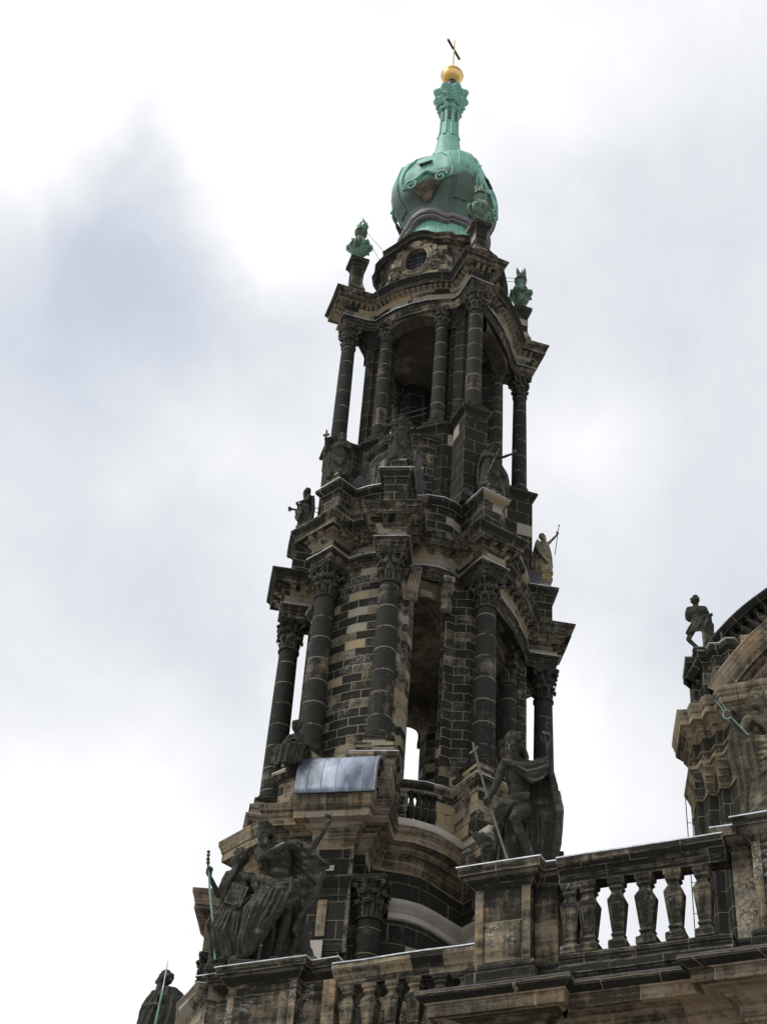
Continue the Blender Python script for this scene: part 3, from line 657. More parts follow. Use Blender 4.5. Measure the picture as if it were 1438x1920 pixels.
# ---------------- attic with the oval window
Qa=[(0,-3.3,.62),(.35,-3.3,.58),(.7,-3.3,.42),(1.0,-3.3,.18),(1.25,-3.28,.03),(1.6,-3.2,0),(1.75,-3.15,0),(1.85,-2.85,.1),(2.3,-2.5,.25),(2.62,-2.3,.25),(2.85,-1.9,.12),(3.05,-1.75,0),(3.2,-1.3,.03),(3.25,-1.0,.15),(3.28,-.6,.42),(3.3,0,.6)]
ra=full(Qa)
mb=MB(); body=[p for p in ra]
sweep(mb,[(x,y) for x,y,*_ in ra],[(.22,68.4),(.22,69.2),(.1,69.3),(.04,69.45)]); 
mb.build('attic_base',M['attic'],T)
# walls: every segment except the flat front bays where the window sits
def attic_wall():
    m1=MB(); n=len(ra); 
    for i in range(n):
        a_,b_=ra[i],ra[(i+1)%n]
        if abs(a_[1]+3.3)<.03 and abs(b_[1]+3.3)<.03 and max(abs(a_[0]),abs(b_[0]))<1.05: continue
        l=math.dist(a_[:2],b_[:2]); m1.add([(a_[0],a_[1],69.3),(b_[0],b_[1],69.3),(b_[0],b_[1],71.55+b_[2]),(a_[0],a_[1],71.55+a_[2])],[(0,1,2,3)],[[(i*.5,69.3),(i*.5+l,69.3),(i*.5+l,72),(i*.5,72)]])
    # front bay with elliptical hole
    k=32; cx,cz,rx,rz=-.02,70.72,.78,1.0
    E_=[(cx+rx*math.cos(2*PI*i/k),cz+rz*math.sin(2*PI*i/k)) for i in range(k)]
    def outer(a):
        dx,dz=math.cos(a),math.sin(a); t=min((1.0-cx*(1 if dx>0 else -1))/max(abs(dx),1e-6), ((71.6-cz) if dz>0 else (cz-69.3))/max(abs(dz),1e-6)); return (cx+dx*t,cz+dz*t)
    O_=[outer(2*PI*i/k) for i in range(k)]
    vs=[(x,-3.3,z) for x,z in O_]+[(x,-3.3,z) for x,z in E_]+[(x,-2.85,z) for x,z in E_]
    fs=[]
    for i in range(k): j=(i+1)%k; fs+=[(i,j,k+j,k+i),(k+i,k+j,2*k+j,2*k+i)]
    m1.add(vs,fs); m1.add([(-1.0,-3.3,71.6),(1.0,-3.3,71.6),(1.0,-3.3,71.75),(.7,-3.3,71.97),(0,-3.3,72.17),(-.7,-3.3,71.97),(-1.0,-3.3,71.75)],[tuple(range(7))])
    for s in (-1,1):
        for z in (69.3,72.0): pass
    return m1.build('attic_wall',M['attic'],T),E_,(cx,cz,rx,rz)
aw,E_,(ecx,ecz,erx,erz)=attic_wall()
win=MB(); k=len(E_)
for q,(r0,o0,rr0) in enumerate(((1.0,.08,.09),(1.22,.04,.1))):
    pts=[(ecx+erx*r0*math.cos(2*PI*i/k),-3.3-o0,ecz+(erz+erx*(r0-1))*math.sin(2*PI*i/k)) for i in range(k)]; pts.append(pts[0]); tube(win,pts,rr0,8,cap=False)
wn=win.build('oval_window',M['attic'],T)
m2=MB(); m2.add([(x,-2.9,z) for x,z in E_],[tuple(range(k))]); m2.build('pane',M['glass'],wn)
m2=MB()
for x in (-.45,-.22,0,.22,.45): box(m2,(ecx+x,-2.93,ecz),(.03,.04,2*erz*math.sqrt(max(0,1-(x/erx)**2))))
for z in (-.5,-.25,0,.25,.5): box(m2,(ecx,-2.95,ecz+z),(2*erx*math.sqrt(max(0,1-(z/erz)**2)),.04,.03))
m2.build('glazing_bars',M['darkmetal'],wn)
rnd=random.Random(3)
for s in (-1,1):
    m2=MB()
    for i in range(46):
        t=i/45; x=ecx+s*(1.0+.14*math.sin(t*5)+.3*t*t); z=71.6-2.0*t
        ball(m2,(x+rnd.uniform(-.1,.1),-3.36+rnd.uniform(-.03,.03),z+rnd.uniform(-.05,.05)),rnd.uniform(.05,.13),seg=7)
    for (qx,qz,r) in ((.75,71.55,.18),(1.28,69.95,.22),(1.25,69.6,.2)):
        pts=[(ecx+s*(qx+r*(1-j/14)*math.cos(j*.7)),-3.4,qz+r*(1-j/14)*math.sin(j*.7)) for j in range(13)]; tube(m2,pts,.055,6)
    m2.build('carved_garland',M['attic'],T)
m2=MB()
for j in range(9):
    a=PI*(.1+.8*j/8); tube(m2,[(ecx+.15*math.cos(a),-3.46,71.72),(ecx+.42*math.cos(a),-3.52,71.72+.34*math.sin(a))],.05,6,.09)
m2.build('shell_keystone',M['attic'],T)
mb=MB(); sweep(mb,ra,[(-.3,71.45),(0,71.45),(.03,71.58)]+cyma(.05,71.6,.14,71.7,3)+[(.16,71.72),(.3,71.77),(.3,71.92)]+cyma(.32,71.94,.43,72.1,4)+[(.45,72.14),(-1.2,72.4)]); mb.build('attic_cornice',M['moulddark'],T)
# volutes tying the corner pedestals to the attic + the pedestals themselves
for sx in (1,-1):
    for sy in (1,-1):
        d=math.radians(48)*sx*sy; x,y=cU[0]*sx,cU[1]*sy
        mb=MB(); frust(mb,[(.56,.56,68.4),(.56,.56,69.15),(.5,.5,69.2),(.46,.46,69.5),(.36,.36,69.9),(.32,.32,70.2),(.34,.34,70.6),(.34,.34,71.35),(.38,.38,71.4),(.46,.46,71.65),(.54,.54,71.72),(.54,.54,71.95),(.3,.3,72.15),(.24,.24,72.3)],(x,y),d)
        mb.build('urn_pedestal',M['moulddark'],T)
        mb=MB(); rr_,tt_=dirs(48)
        curve=[(1-math.cos(t*PI/2/6)) for t in range(7)]
        prof2=[(0.3,68.45),(0.3,70.2),(.15,69.7),(-.15,69.25),(-.6,69.0),(-1.0,69.25),(-1.25,70.2),(-1.3,71.3),(-1.6,71.3),(-1.6,68.45)]
        vs=[]
        for w in (-.2,.2):
            for o_,z_ in prof2: vs.append(((cU[0]+rr_[0]*(o_-.3)+tt_[0]*w)*sx,(cU[1]+rr_[1]*(o_-.3)+tt_[1]*w)*sy,z_))
        k=len(prof2); fs=[tuple(range(k)),tuple(range(2*k-1,k-1,-1))]+[(i,(i+1)%k,k+(i+1)%k,k+i) for i in range(k)]
        mb.add(vs,fs); mb.build('volute_buttress',M['attic'],T)
# ---------------- copper drum, onion dome and lantern
mb=MB(); lathe(mb,[(2.9,72.2),(2.72,72.9),(2.5,73.8),(2.4,75.0),(2.3,75.9)],n=64,lobe=lambda a,z:1+.03*math.cos(4*a)); mb.build('dome_drum',M['copper'],T)
def hoodpath():
    p=[]
    for i in range(96):
        a=2*PI*i/96; c4=math.cos(4*a); r=2.55+.16*c4; p.append((r*math.cos(a),r*math.sin(a),.34*max(0,c4)**.8+ (.22 if -.7>c4 else 0)))
    return p
mb=MB(); sweep(mb,hoodpath(),[(-.45,74.85),(.0,74.85),(.1,74.92),(.12,75.02),(.06,75.1),(.18,75.14),(.24,75.26),(.22,75.4),(.1,75.48),(-.4,75.5)]); mb.build('dome_base_moulding',M['leaddull'],T)
def dome_lobe(a,z):
    k=max(0,min(1,(z-76.2)/1.5))*max(0,min(1,(83.6-z)/2.0)); c=-math.cos(4*a); return 1+k*(.065*math.copysign(abs(c)**.55,c)-.01)
dp=[(2.15,75.3),(2.2,76.2),(2.3,76.9),(2.55,77.5),(2.88,78.1),(3.0,78.7),(3.08,79.3),(3.08,79.9),(2.99,80.5),(2.88,81.1),(2.48,81.6),(2.02,82.05),(1.58,82.5),(1.25,83.0),(1.03,83.6),(.88,84.3),(.78,85.1),(.7,86.0)]
dp2=[]
for i in range(len(dp)-1):
    for t in (0,.5): dp2.append((dp[i][0]+(dp[i+1][0]-dp[i][0])*t,dp[i][1]+(dp[i+1][1]-dp[i][1])*t))
dp2.append(dp[-1]); sp=[i for i,p in enumerate(dp2) if p[1]<=77.6][-1]
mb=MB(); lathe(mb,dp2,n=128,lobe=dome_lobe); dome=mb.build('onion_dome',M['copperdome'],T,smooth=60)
def dome_r(z):
    for (r0,z0),(r1,z1) in zip(dp,dp[1:]):
        if z0<=z<=z1: return r0+(r1-r0)*(z-z0)/(z1-z0)
    return .7
mb=MB()                                                # raised ribs on the diagonals
for k_ in range(4):
    a=PI/4+k_*PI/2; zs=[77.2+i*(84-77.2)/26 for i in range(27)]; vs=[];fs=[];us=[]
    for z in zs:
        for s in (-1,1):
            w=.42*(dome_r(z)/3.1)**.6; da=s*w/dome_r(z); r_=dome_r(z)*dome_lobe(a+da,z)+.09; vs.append((r_*math.cos(a+da),r_*math.sin(a+da),z))
        for s in (-1,1):
            w=.46*(dome_r(z)/3.1)**.6; da=s*w/dome_r(z); r_=dome_r(z)*dome_lobe(a+da,z)-.05; vs.append((r_*math.cos(a+da),r_*math.sin(a+da),z))
    for i in range(26):
        b=4*i; fs+=[(b,b+1,b+5,b+4),(b+2,b,b+4,b+6),(b+1,b+3,b+7,b+5)]; us+=[[(0,zs[i]),(.7,zs[i]),(.7,zs[i+1]),(0,zs[i+1])]]*3
    mb.add(vs,fs,us)
mb.build('dome_ribs',M['copperdome'],dome)
mb=MB()                                                # swags of raised seam on each lobe
for k_ in range(4):
    a0=-PI/2+k_*PI/2
    for s in (-1,1):
        pts=[]
        for i in range(17):
            t=i/16; z=82.0-4.3*t+.9*math.sin(t*PI)*.3; da=s*(.12+.42*math.sin(t*PI*.62)); 
            if t>.8: da=s*(.12+.42*math.sin(.8*PI*.62)-(t-.8)*1.4); z=82.0-4.3*.8-(t-.8)*1.0
            a=a0+da; r_=dome_r(z)*dome_lobe(a,z)+.03; pts.append((r_*math.cos(a),r_*math.sin(a),z))
        tube(mb,pts,.075,6)
mb.build('dome_seams',M['copper'],dome)
for k_ in range(4):                                     # shell cartouche low on each lobe
    a0=-PI/2+k_*PI/2; m1=MB(); nx,ny=math.cos(a0),math.sin(a0)
    for j in range(11):
        w=-.95+1.9*j/10; top=79.6; pts=[]
        for i in range(6):
            t=i/5; z=77.1+ (.95+.5*math.cos(w*1.5))*t**.85; u=w*(.14+.72*t); r_=dome_r(z)*dome_lobe(a0,z)+.12+.1*math.sin(t*PI)
            pts.append((nx*r_-ny*u,ny*r_+nx*u,z))
        tube(m1,pts,[.04,.06,.08,.09,.1,.06],6)
    m1.build('shell_ornament',M['statuelight'],dome)
    m2=MB()
    for s in (-1,1):
        pts=[]
        for j in range(18):
            rr_=.42*(1-j/20); w=j*.55; z=78.45+rr_*math.sin(w); u=s*(.95+rr_*math.cos(w)); r_=dome_r(z)*dome_lobe(a0,z)+.16; pts.append((nx*r_-ny*u,ny*r_+nx*u,z))
        tube(m2,pts,.07,6)
    pts=[]
    for j in range(15):
        u=-1.25+2.5*j/14; z=79.15-.5*(u/1.25)**2+.12*math.cos(u*5); r_=dome_r(z)*dome_lobe(a0,z)+.1; pts.append((nx*r_-ny*u,ny*r_+nx*u,z))
    tube(m2,pts,.1,7); m2.build('scroll_frame',M['copper'],dome)
    m3=MB(); z=80.35; r_=dome_r(z)*dome_lobe(a0,z)-.0; tl=Matrix.Translation((nx*r_,ny*r_,z))@Matrix.Rotation(a0+PI/2,4,'Z')@Matrix.Rotation(math.radians(-32),4,'X')
    st=len(m3.v); box(m3,(-.1,0,0),(.78,.12,.62)); box(m3,(-.1,-.05,0),(.8,.05,.05)); m3.xf(tl,st); m3.build('roof_hatch',M['darkmetal'],dome)
# lantern shaft
def flute(a,z): return 1+.07*(1 if math.cos(8*a)>0 else -1)
mb=MB(); lathe(mb,[(.72,85.9),(.64,86.3),(.6,86.7),(.585,87.5),(.57,88.9)],n=96,lobe=flute); lan=mb.build('lantern',M['copper'],T)
mb=MB()
for i in range(8):
    a=2*PI*(i+.5)/8; box(mb,(.56*math.cos(a),.56*math.sin(a),88.1),(.12,.1,.9),a+PI/2)
mb.build('slot',M['darkmetal'],lan)
def sq8(a,z): return 1+.10*math.cos(8*a)*(1 if z>89 else 0)
mb=MB(); lathe(mb,[(.6,88.8),(.74,88.9),(.74,89.0),(.62,89.08),(.66,89.5),(.9,89.95),(.95,90.0),(.86,90.1),(.86,90.3),(.92,90.35),(1.1,90.65),(1.13,90.8),(.8,90.9),(.75,91.1),(.5,91.2)],n=96,lobe=sq8)
rnd=random.Random(5)
for i in range(60):
    a=2*PI*i/60+rnd.uniform(-.05,.05); ball(mb,((.72+rnd.uniform(0,.16))*math.cos(a),(.72+rnd.uniform(0,.16))*math.sin(a),89.25+rnd.uniform(0,.6)),rnd.uniform(.06,.12),seg=6)
mb.build('lantern_capital',M['copper'],lan)
mb=MB(); lathe(mb,[(.45,91.1),(.36,91.35),(.33,91.9),(.3,92.6),(.22,92.7)],n=20); 
for i in range(7): a=i*.9; tube(mb,[(.4*math.cos(a),.4*math.sin(a),91.1),(.5*math.cos(a),.5*math.sin(a),91.35),(.42*math.cos(a),.42*math.sin(a),91.55)],.05,6)
mb.build('finial_stem',M['darkmetal'],lan)
mb=MB(); R_=.72; lathe(mb,[(max(.01,R_*math.sin(PI*i/24)),93.18-R_*math.cos(PI*i/24)*1.03) for i in range(25)],n=48); gb=mb.build('gilded_ball',M['gold'],T,smooth=80)
mb=MB(); tube(mb,[(R_*1.01*math.cos(2*PI*i/40),R_*1.01*math.sin(2*PI*i/40),93.2) for i in range(41)],.02,5,cap=False); mb.build('seam_ring',M['darkmetal'],gb)
mb=MB(); tube(mb,[(0,0,93.85),(0,0,97.35)],.085,8,.075); cross=mb.build('cross_shaft',M['goldpole'],gb)
mb=MB(); box(mb,(0,0,96.35),(.13,1.75,.15),math.radians(-5)); mb.build('cross_bar',M['darkmetal'],gb)
mb=MB()
for (x0,y0,z0,x1,y1,z1) in ((-3.5,-3.3,74.9,-2.3,-2.6,73.0),(-3.5,-3.3,74.6,-2.6,-2.4,72.4),(3.6,3.3,74.9,2.7,2.2,74.2),(3.6,3.3,74.6,2.8,2.2,73.8),(3.5,-3.3,73.8,2.3,-2.4,73.3)):
    tube(mb,[(x0,y0,z0),(x1,y1,z1)],.016,4)
mb.build('stay_wires',M['darkmetal'],T)
# thin railings inside the open storey
mb=MB()
for z in (58.3,58.7):
    tube(mb,[(1.5*x_,-3.35+.0*x_,z) for x_ in (-.8,-.4,0,.4,.8)],.02,5)
mb.build('railing',M['darkmetal'],T)
# ---------------- copper flame urns on the corner pedestals
def urn_mesh():
    mb=MB(); rnd=random.Random(11)
    prof=[(.2,0),(.26,.05),(.17,.15),(.12,.28),(.2,.36),(.42,.6),(.58,.95),(.6,1.2),(.5,1.45),(.3,1.75),(.22,1.95),(.22,2.1),(.33,2.2),(.36,2.3),(.22,2.38)]
    lathe(mb,prof,n=40,lobe=lambda a,z:1+(.07*math.cos(8*a) if .4<z<1.6 else 0))
    for k in range(4):
        a=k*PI/2+.4
        for s in (.0,):
            ball(mb,(.62*math.cos(a),.62*math.sin(a),1.15),.17,1,1,1.2,seg=8); pts=[((.55+.16*math.sin(j*.5))*math.cos(a),(.55+.16*math.sin(j*.5))*math.sin(a),.7+j*.1) for j in range(9)]; tube(mb,pts,[.04+.05*math.sin(j/8*PI) for j in range(9)],6)
        a+=PI/4; pts=[((.62-.0*j)*math.cos(a+.25*math.sin(j*.7)),(.62)*math.sin(a+.25*math.sin(j*.7)),1.35-j*.06) for j in range(9)]; tube(mb,pts,.06,6)
    return mb.build('urn_bowl',M['copperurn'],mesh_only=True,smooth=50)
def flame_mesh():
    mb=MB(); rnd=random.Random(4)
    for k in range(15):
        a=rnd.uniform(0,2*PI); r=rnd.uniform(.02,.2); h=rnd.uniform(.7,1.25)*(1.25-r*2); pts=[];rad=[]; ph=rnd.uniform(0,6)
        for j in range(8):
            t=j/7; pts.append(((r+.16*t)*math.cos(a)+.09*math.sin(ph+t*6),(r+.16*t)*math.sin(a)+.09*math.cos(ph+t*5),t*h)); rad.append(.11*(1-t)**.8+.008)
        tube(mb,pts,rad,6)
    return mb.build('flame',M['copperurn'],mesh_only=True,smooth=60)
UM,FM=urn_mesh(),flame_mesh()
for sx,sy,lab,rz in ((-1,1,'green copper flame urn on the left corner pedestal of the tower, sky behind it',0.),(1,1,'green copper flame urn on the front corner pedestal, right before the onion dome',.5),(1,-1,'green copper flame urn on the right corner pedestal of the tower, lowest of the urns',1.1)):
    u=empty('flame_urn',(cU[0]*sx,cU[1]*sy,72.25),lab,'urn','copper flame urns on the corner pedestals',rz)
    for nm,me,z in (('urn_bowl',UM,0),('flame',FM,2.35)):
        o=bpy.data.objects.new(nm,me); S.collection.objects.link(o); o.parent=u; o.location=(0,0,z)
    mm=MB(); lathe(mm,[(.22,2.3),(.34,2.42),(.38,2.5),(.3,2.56),(.2,2.5)],n=20); mm.build('collar',M['darkmetal'],u)

# ================================================================== AISLE WITH BALUSTRADES (nearest the camera)
A=empty('church_aisle',(14,-24,0),'low sandstone church wing with heavy brown cornice along the bottom of the photo','church wing')
def ab(mb,name,mat,parent=A,smooth=35):
    o=mb.build(name,M[mat],parent,smooth); o.location=-Vector(parent.location) if parent is A else (0,0,0); return o
YA=-26.0
# front wall block and corner
def cornice_prof(zt,H,P,inner=1.2):
    z0=zt-H
    return [(-.2,z0),(0,z0)]+cyma(.02,z0+.02,.14,z0+H*.16,3)+[(.17,z0+H*.17),(.17,z0+H*.24),(.24,z0+H*.25),(.24,z0+H*.40)]+cyma(.27,z0+H*.41,.46,z0+H*.56,4)+[(.50,z0+H*.565),(.50,z0+H*.60),(P*.84,z0+H*.615),(P*.84,z0+H*.80),(P*.88,z0+H*.815)]+cyma(P*.88,z0+H*.83,P,z0+H*.97,4)+[(P,zt),(-inner,zt+.1)]
# cornice line: breaks forward under each pedestal
edgeA=[(8.2,-21.2),(9.4,-21.7),(11.9,-22.0),(12.35,-22.2),(12.35,-26.25),(15.9,-26.25),(15.9,-25.85),(18.75,-25.85),(18.75,-26.35),(40,-26.35)]
mb=MB(); wall=[(13.95,-20.),(13.95,-25.95),(14.95,-25.95),(14.95,-25.6),(19.5,-25.6),(19.5,-26.05),(40,-26.05)]
sweep(mb,wall,[(-.02,0),(-.02,15.2)],False,False); ab(mb,'wall','mouldlow')
mb=MB(); sweep(mb,wall,cornice_prof(15.72,1.25,1.15),False); ab(mb,'cornice','mouldlow')
mb=MB(); sweep(mb,wall,[(1.02,15.52),(1.165,15.62),(1.175,15.7),(1.1,15.72)],False); ab(mb,'cornice_lip','dark')
mb=MB(); sweep(mb,wall,[(0,13.5),(0,13.6),(.08,13.65),(.08,13.95),(.14,14.0),(.14,14.3),(.2,14.34),(.22,14.42),(.02,14.46),(.02,14.5)],False); ab(mb,'architrave','ped')
mb=MB(); sweep(mb,wall,[(1.16,15.71),(1.17,15.74),(.6,15.8),(-.6,15.86)],False); ab(mb,'gutter_flashing','leaddull')
mb=MB(); sweep(mb,[(13.9,-20.),(13.9,-25.75),(40,-25.75)],[(.55,15.75),(.12,15.8),(.12,16.12),(.1,16.2),(0,16.22),(0,16.25)],False); ab(mb,'roof_gutter','slate')
# aisle roof between balustrade and nave
mb=MB(); prism(mb,[(12.7,-25.6),(40,-25.6),(40,-8),(12.7,-8)],15.2,16.3); ab(mb,'roof','leaddull')
# continuous plinth + coping right of pedestal
def balustrade(name,parent_label,cat,x0,x1,y,zb,zt,xs,mat='bal',n_group='balustrades of the aisle',half=(0,0)):
    B=empty(name,((x0+x1)/2,y,zb),parent_label,cat,n_group); off=Vector(B.location)
    def put(m,nm,mt):
        o=m.build(nm,M[mt],B); o.location=-off; return o
    Y=y
    m=MB(); path=[(x0,Y),(x1,Y)]
    sweep(m,path,[(-.5,zb-.7),(.03,zb-.7),(.03,zb-.02),(.1,zb),(.1,zb+.16),(.04,zb+.2),(.04,zb+.3),(.09,zb+.34),(.1,zb+.4),(.03,zb+.46),(-.42,zb+.5)],False); put(m,'bottom_rail','moulddark')
    m=MB(); sweep(m,path,[(-.38,zt-.55),(.0,zt-.55),(.0,zt-.42),(.04,zt-.4),(.06,zt-.34)]+cyma(.07,zt-.33,.2,zt-.18,3)+[(.22,zt-.16),(.22,zt-.03),(-.55,zt+.03)],False); put(m,'top_rail','moulddark' if y<-25 else 'mould')
    m=MB(); sweep(m,path,[(.19,zt-.03),(.235,zt-.03),(.235,zt+.0),(-.3,zt+.045)],False); put(m,'flashing','zinc')
    z0,h=zb+.48,(zt-.55)-(zb+.48)
    pr=[(.21,0),(.21,.10),(.15,.125),(.12,.16),(.15,.185),(.15,.21),(.12,.225),(.135,.25),(.20,.66),(.20,.68),(.12,.78),(.115,.82),(.16,.85),(.16,.875),(.13,.885),(.19,.92),(.19,1.0)]
    for i,x in enumerate(xs):
        m=MB(); kx=1+.05*math.sin(i*2.3); frust(m,[(w*kx,w*.9*kx,z0+t*h) for w,t in pr],(x,Y-.0+.14),.05*math.sin(i*3.7)); 
        # raised panel on the belly
        for s in (-1,):
            vs=[(x-.075,Y+.14+s*(.135*.9+.012),z0+.29*h),(x+.075,Y+.14+s*(.135*.9+.012),z0+.29*h),(x+.125,Y+.14+s*(.19*.9+.012),z0+.62*h),(x-.125,Y+.14+s*(.19*.9+.012),z0+.62*h)]
            m.add(vs+[(a,b+.05,c) for a,b,c in vs],[(0,1,2,3),(0,4,5,1),(1,5,6,2),(2,6,7,3),(3,7,4,0)])
        o=m.build('baluster',M[mat],B,smooth=25); o.location=-off
        o.modifiers.new('b','BEVEL').width=.012
    return B
ZB,ZT=16.35,18.95
Bal1=balustrade('stone_balustrade','sandstone balustrade with square vase-shaped balusters and open sky between them','balustrade',15.55,19.2,YA,16.2,18.84,[15.78,16.18,16.8,17.42,18.03,18.64])
def pedestal(name,label,x0,x1,yf,yb,zb,zt,side=.55,grp='statue pedestals of the aisle',sl=None):
    sl=side if sl is None else sl
    P=empty(name,((x0+x1)/2,yf,zb),label,'pedestal',grp); off=Vector(P.location); w=(x1-x0)
    def put(m,nm,mt):
        o=m.build(nm,M[mt],P); o.location=-off; return o
    path=[(x0-sl,yb),(x0-sl,yf+.32),(x0,yf+.32),(x0,yf),(x1,yf),(x1,yf+.32),(x1+side,yf+.32),(x1+side,yb)]
    m=MB(); sweep(m,path,[(0,zb+.4),(0,zt-.45)],False); 
    # sunk panel frame on the front
    d=.035; yy=yf
    for c,s in (((x0+.09,yy-d/2,(zb+zt)/2-.02),(.18,d,zt-zb-.9)),((x1-.09,yy-d/2,(zb+zt)/2-.02),(.18,d,zt-zb-.9))): box(m,c,s)
    put(m,'pedestal_body','ped')
    m=MB(); sweep(m,path,[(-.3,zb-.7),(.08,zb-.7),(.08,zb-.02),(.16,zb),(.16,zb+.22),(.12,zb+.26),(.15,zb+.3),(.15,zb+.36),(.1,zb+.42),(.02,zb+.46),(0,zb+.5)],False); put(m,'base_moulding','dark')
    m=MB(); sweep(m,path,[(0,zt-.5),(.03,zt-.46)]+cyma(.05,zt-.44,.2,zt-.26,4)+[(.22,zt-.25),(.22,zt-.2),(.3,zt-.19),(.3,zt-.05),(.33,zt-.03),(.33,zt),(-.8,zt+.05)],False); put(m,'coping','moulddark')
    m=MB(); sweep(m,path,[(.31,zt),(.345,zt),(.345,zt+.025),(-.25,zt+.075)],False); put(m,'flashing','zinc')
    m=MB(); prism(m,[(x0-sl,yf+.3),(x1+side,yf+.3),(x1+side,yb),(x0-sl,yb)],zb,zt-.02); put(m,'core','ped')
    m=MB(); prism(m,[(x0-.12,yf-.1),(x1+.1,yf-.1),(x1+.1,yb-.1),(x0-.12,yb-.1)],zt+.01,zt+.13); put(m,'lead_cap','zinc')
    return P
pedestal('statue_pedestal','weathered pedestal with tan face beneath the bare-legged statue with the cross staff',13.66,14.92,YA-.05,YA+1.5,16.2,18.85,.5,sl=.06)
pedestal('statue_pedestal','pedestal at the right edge beneath the draped statue with the green wire tool',19.75,21.6,YA-.05,YA+1.5,16.2,19.05,.5)
Bal2=balustrade('stone_balustrade','balustrade further right beyond the last pedestal','balustrade',22.1,30,YA,16.3,18.95,[22.4+i*.62 for i in range(12)])
# recessed aisle bay left of the near pedestal
YB=-22.0
mb=MB(); wallB=[(-2,-10.5),(3.0,-19.6),(4.2,-21.1),(5.2,-21.75),(8.35,-21.75),(12.7,-21.75)]
sweep(mb,[(x,y+.6) for x,y in wallB],[(0,0),(0,16.3),(-2,16.5)],False,False); ab(mb,'rear_wall','mouldlow')
mb=MB(); prism(mb,[(5,-21),(12.8,-21),(12.8,-9),(-2,-9),(3,-19)],15.9,16.4); ab(mb,'roof','leaddull')
balustrade('stone_balustrade','recessed balustrade with tan and black balusters, low between the two foreground pedestals','balustrade',8.3,12.6,YB,16.75,19.2,[8.68,9.28,9.88,10.48,11.15,11.8])
for i,x in enumerate((8.95,9.6,10.2,10.8)):
    m=MB(); frust(m,[(.17,.15,17.2),(.17,.15,17.4),(.1,.09,17.5),(.16,.14,18.1),(.1,.09,18.3),(.15,.14,18.5),(.15,.14,18.6)],(x,YB+1.6)); ab(m,'inner_baluster','bal')
pedestal('statue_pedestal','corner pedestal with flaking black face beneath the pair of large statues',5.35,7.3,YB-.05,YB+1.6,16.6,19.42,.75)
mb=MB(); box(mb,(8.2,-21.75,17.8),(.34,.6,2.1)); ab(mb,'half_pier','captan')
# chamfered corner running back to the left
mb=MB(); pc=[(1.2,-17.2),(3.55,-20.95),(4.65,-21.95)]
sweep(mb,pc,[(0,12),(0,18.7),(.03,18.72)]+cyma(.05,18.74,.26,18.95,3)+[(.28,18.97),(.28,19.15),(.34,19.18),(-.6,19.25)],False); sweep(mb,[(x+.3,y+.3) for x,y in pc],[(0,18.0),(0,18.6),(-.2,18.6)],False); ab(mb,'corner_parapet','mould')
mb=MB(); sweep(mb,pc,[(.33,19.18),(.35,19.2),(-.5,19.29)],False); ab(mb,'flashing','zinc')
# small ladder-like rod and slanted roof glimpsed behind the balusters
mb=MB(); mb.add([(14.9,-22.4,17.6),(16.8,-22.4,17.0),(16.8,-19,17.6),(14.9,-19,18.4)],[(0,1,2,3)]); box(mb,(15.8,-22.4,16.8),(2.2,.1,1.0)); ab(mb,'skylight_roof','slate')
# ================================================================== NAVE
NV=empty('church_nave',(22,0,0),'nave corner at the right edge with stepped pilasters, brown cornice and arched gable','church nave')
def nb(mb,name,mat,parent=NV,smooth=35):
    o=mb.build(name,M[mat],parent,smooth)
    if parent is NV: o.location=-Vector(NV.location)
    return o
ZC,ZF,cs=30.56,32.85,.79; RET=(13.47,-6.86); RET2=(14.23,-7.62)
zig=[(18,2.5),RET,(14.26,-9.0),(14.58,-8.9),(14.8,-9.24),(15.09,-9.15),(15.31,-9.52),(15.63,-9.45),(15.95,-9.9),(30,-9.9)]
mb=MB(); sweep(mb,zig,[(-.55,0),(-.55,ZC)],False,False); nb(mb,'clerestory_wall','dark')
mb=MB(); sweep(mb,zig,[(-.55,ZC),(-.5,ZC+cs*.03),(-.5,ZC+cs*.1),(-.55,ZC+cs*.13),(-.54,ZC+cs*.5),(-.5,ZC+cs*.9),(-.4,ZC+cs*1.25),(-.32,ZC+cs*1.45),(-.3,ZC+cs*1.47),(-.3,ZC+cs*1.62),(-.6,ZC+cs*1.66)],False); nb(mb,'pilaster_capitals','captan')
cm=miter(zig,False)
for i in (2,4,6,8):
    a_,b_=zig[i],zig[i+1]; L_=min(math.dist(a_,b_),.34); d=Vector((b_[0]-a_[0],b_[1]-a_[1])).normalized(); nn=Vector((d.y,-d.x)); st_=Vector(a_)+Vector(cm[i])*-.5
    m=MB()
    for row,(z0,h,cu,ks) in enumerate(((.12,.5,.12,3),(.45,.5,.14,2),(.85,.5,.16,3))):
        for q in range(ks):
            u=L_*(q+.5)/ks
            for w in (-.035,0,.035):
                pts=[]
                for j in range(7):
                    t=j/6; o_=.02+row*.05+cu*max(0,(t-.45))**1.2*2.0; pts.append((st_.x+d.x*(u+w*(1+t))+nn.x*o_,st_.y+d.y*(u+w*(1+t))+nn.y*o_,ZC+cs*(z0+h*(t if t<.85 else .85-(t-.85)*.8))))
                tube(m,pts,[.03,.035,.035,.04,.045,.05,.03],5)
    for s_ in (0,1):
        c=st_+d*(L_*s_)+nn*.16; ball(m,(c.x,c.y,ZC+cs*1.38),.09,seg=8)
    nb(m,'capital_leaves','captan' if i>2 else 'cap')
mb=MB(); sweep(mb,zig,[(-.55,ZC+cs*1.66),(-.5,ZC+cs*1.68),(-.5,ZC+cs*1.85),(-.46,ZC+cs*1.87),(-.46,ZC+cs*2.0),(-.4,ZC+cs*2.08),(-.38,ZC+cs*2.14),(-.53,ZC+cs*2.18)],False); nb(mb,'architrave','mouldlow')
mb=MB(); sweep(mb,zig,[(-.53,ZC+cs*2.17),(-.53,ZF)],False,False); nb(mb,'frieze','dark')
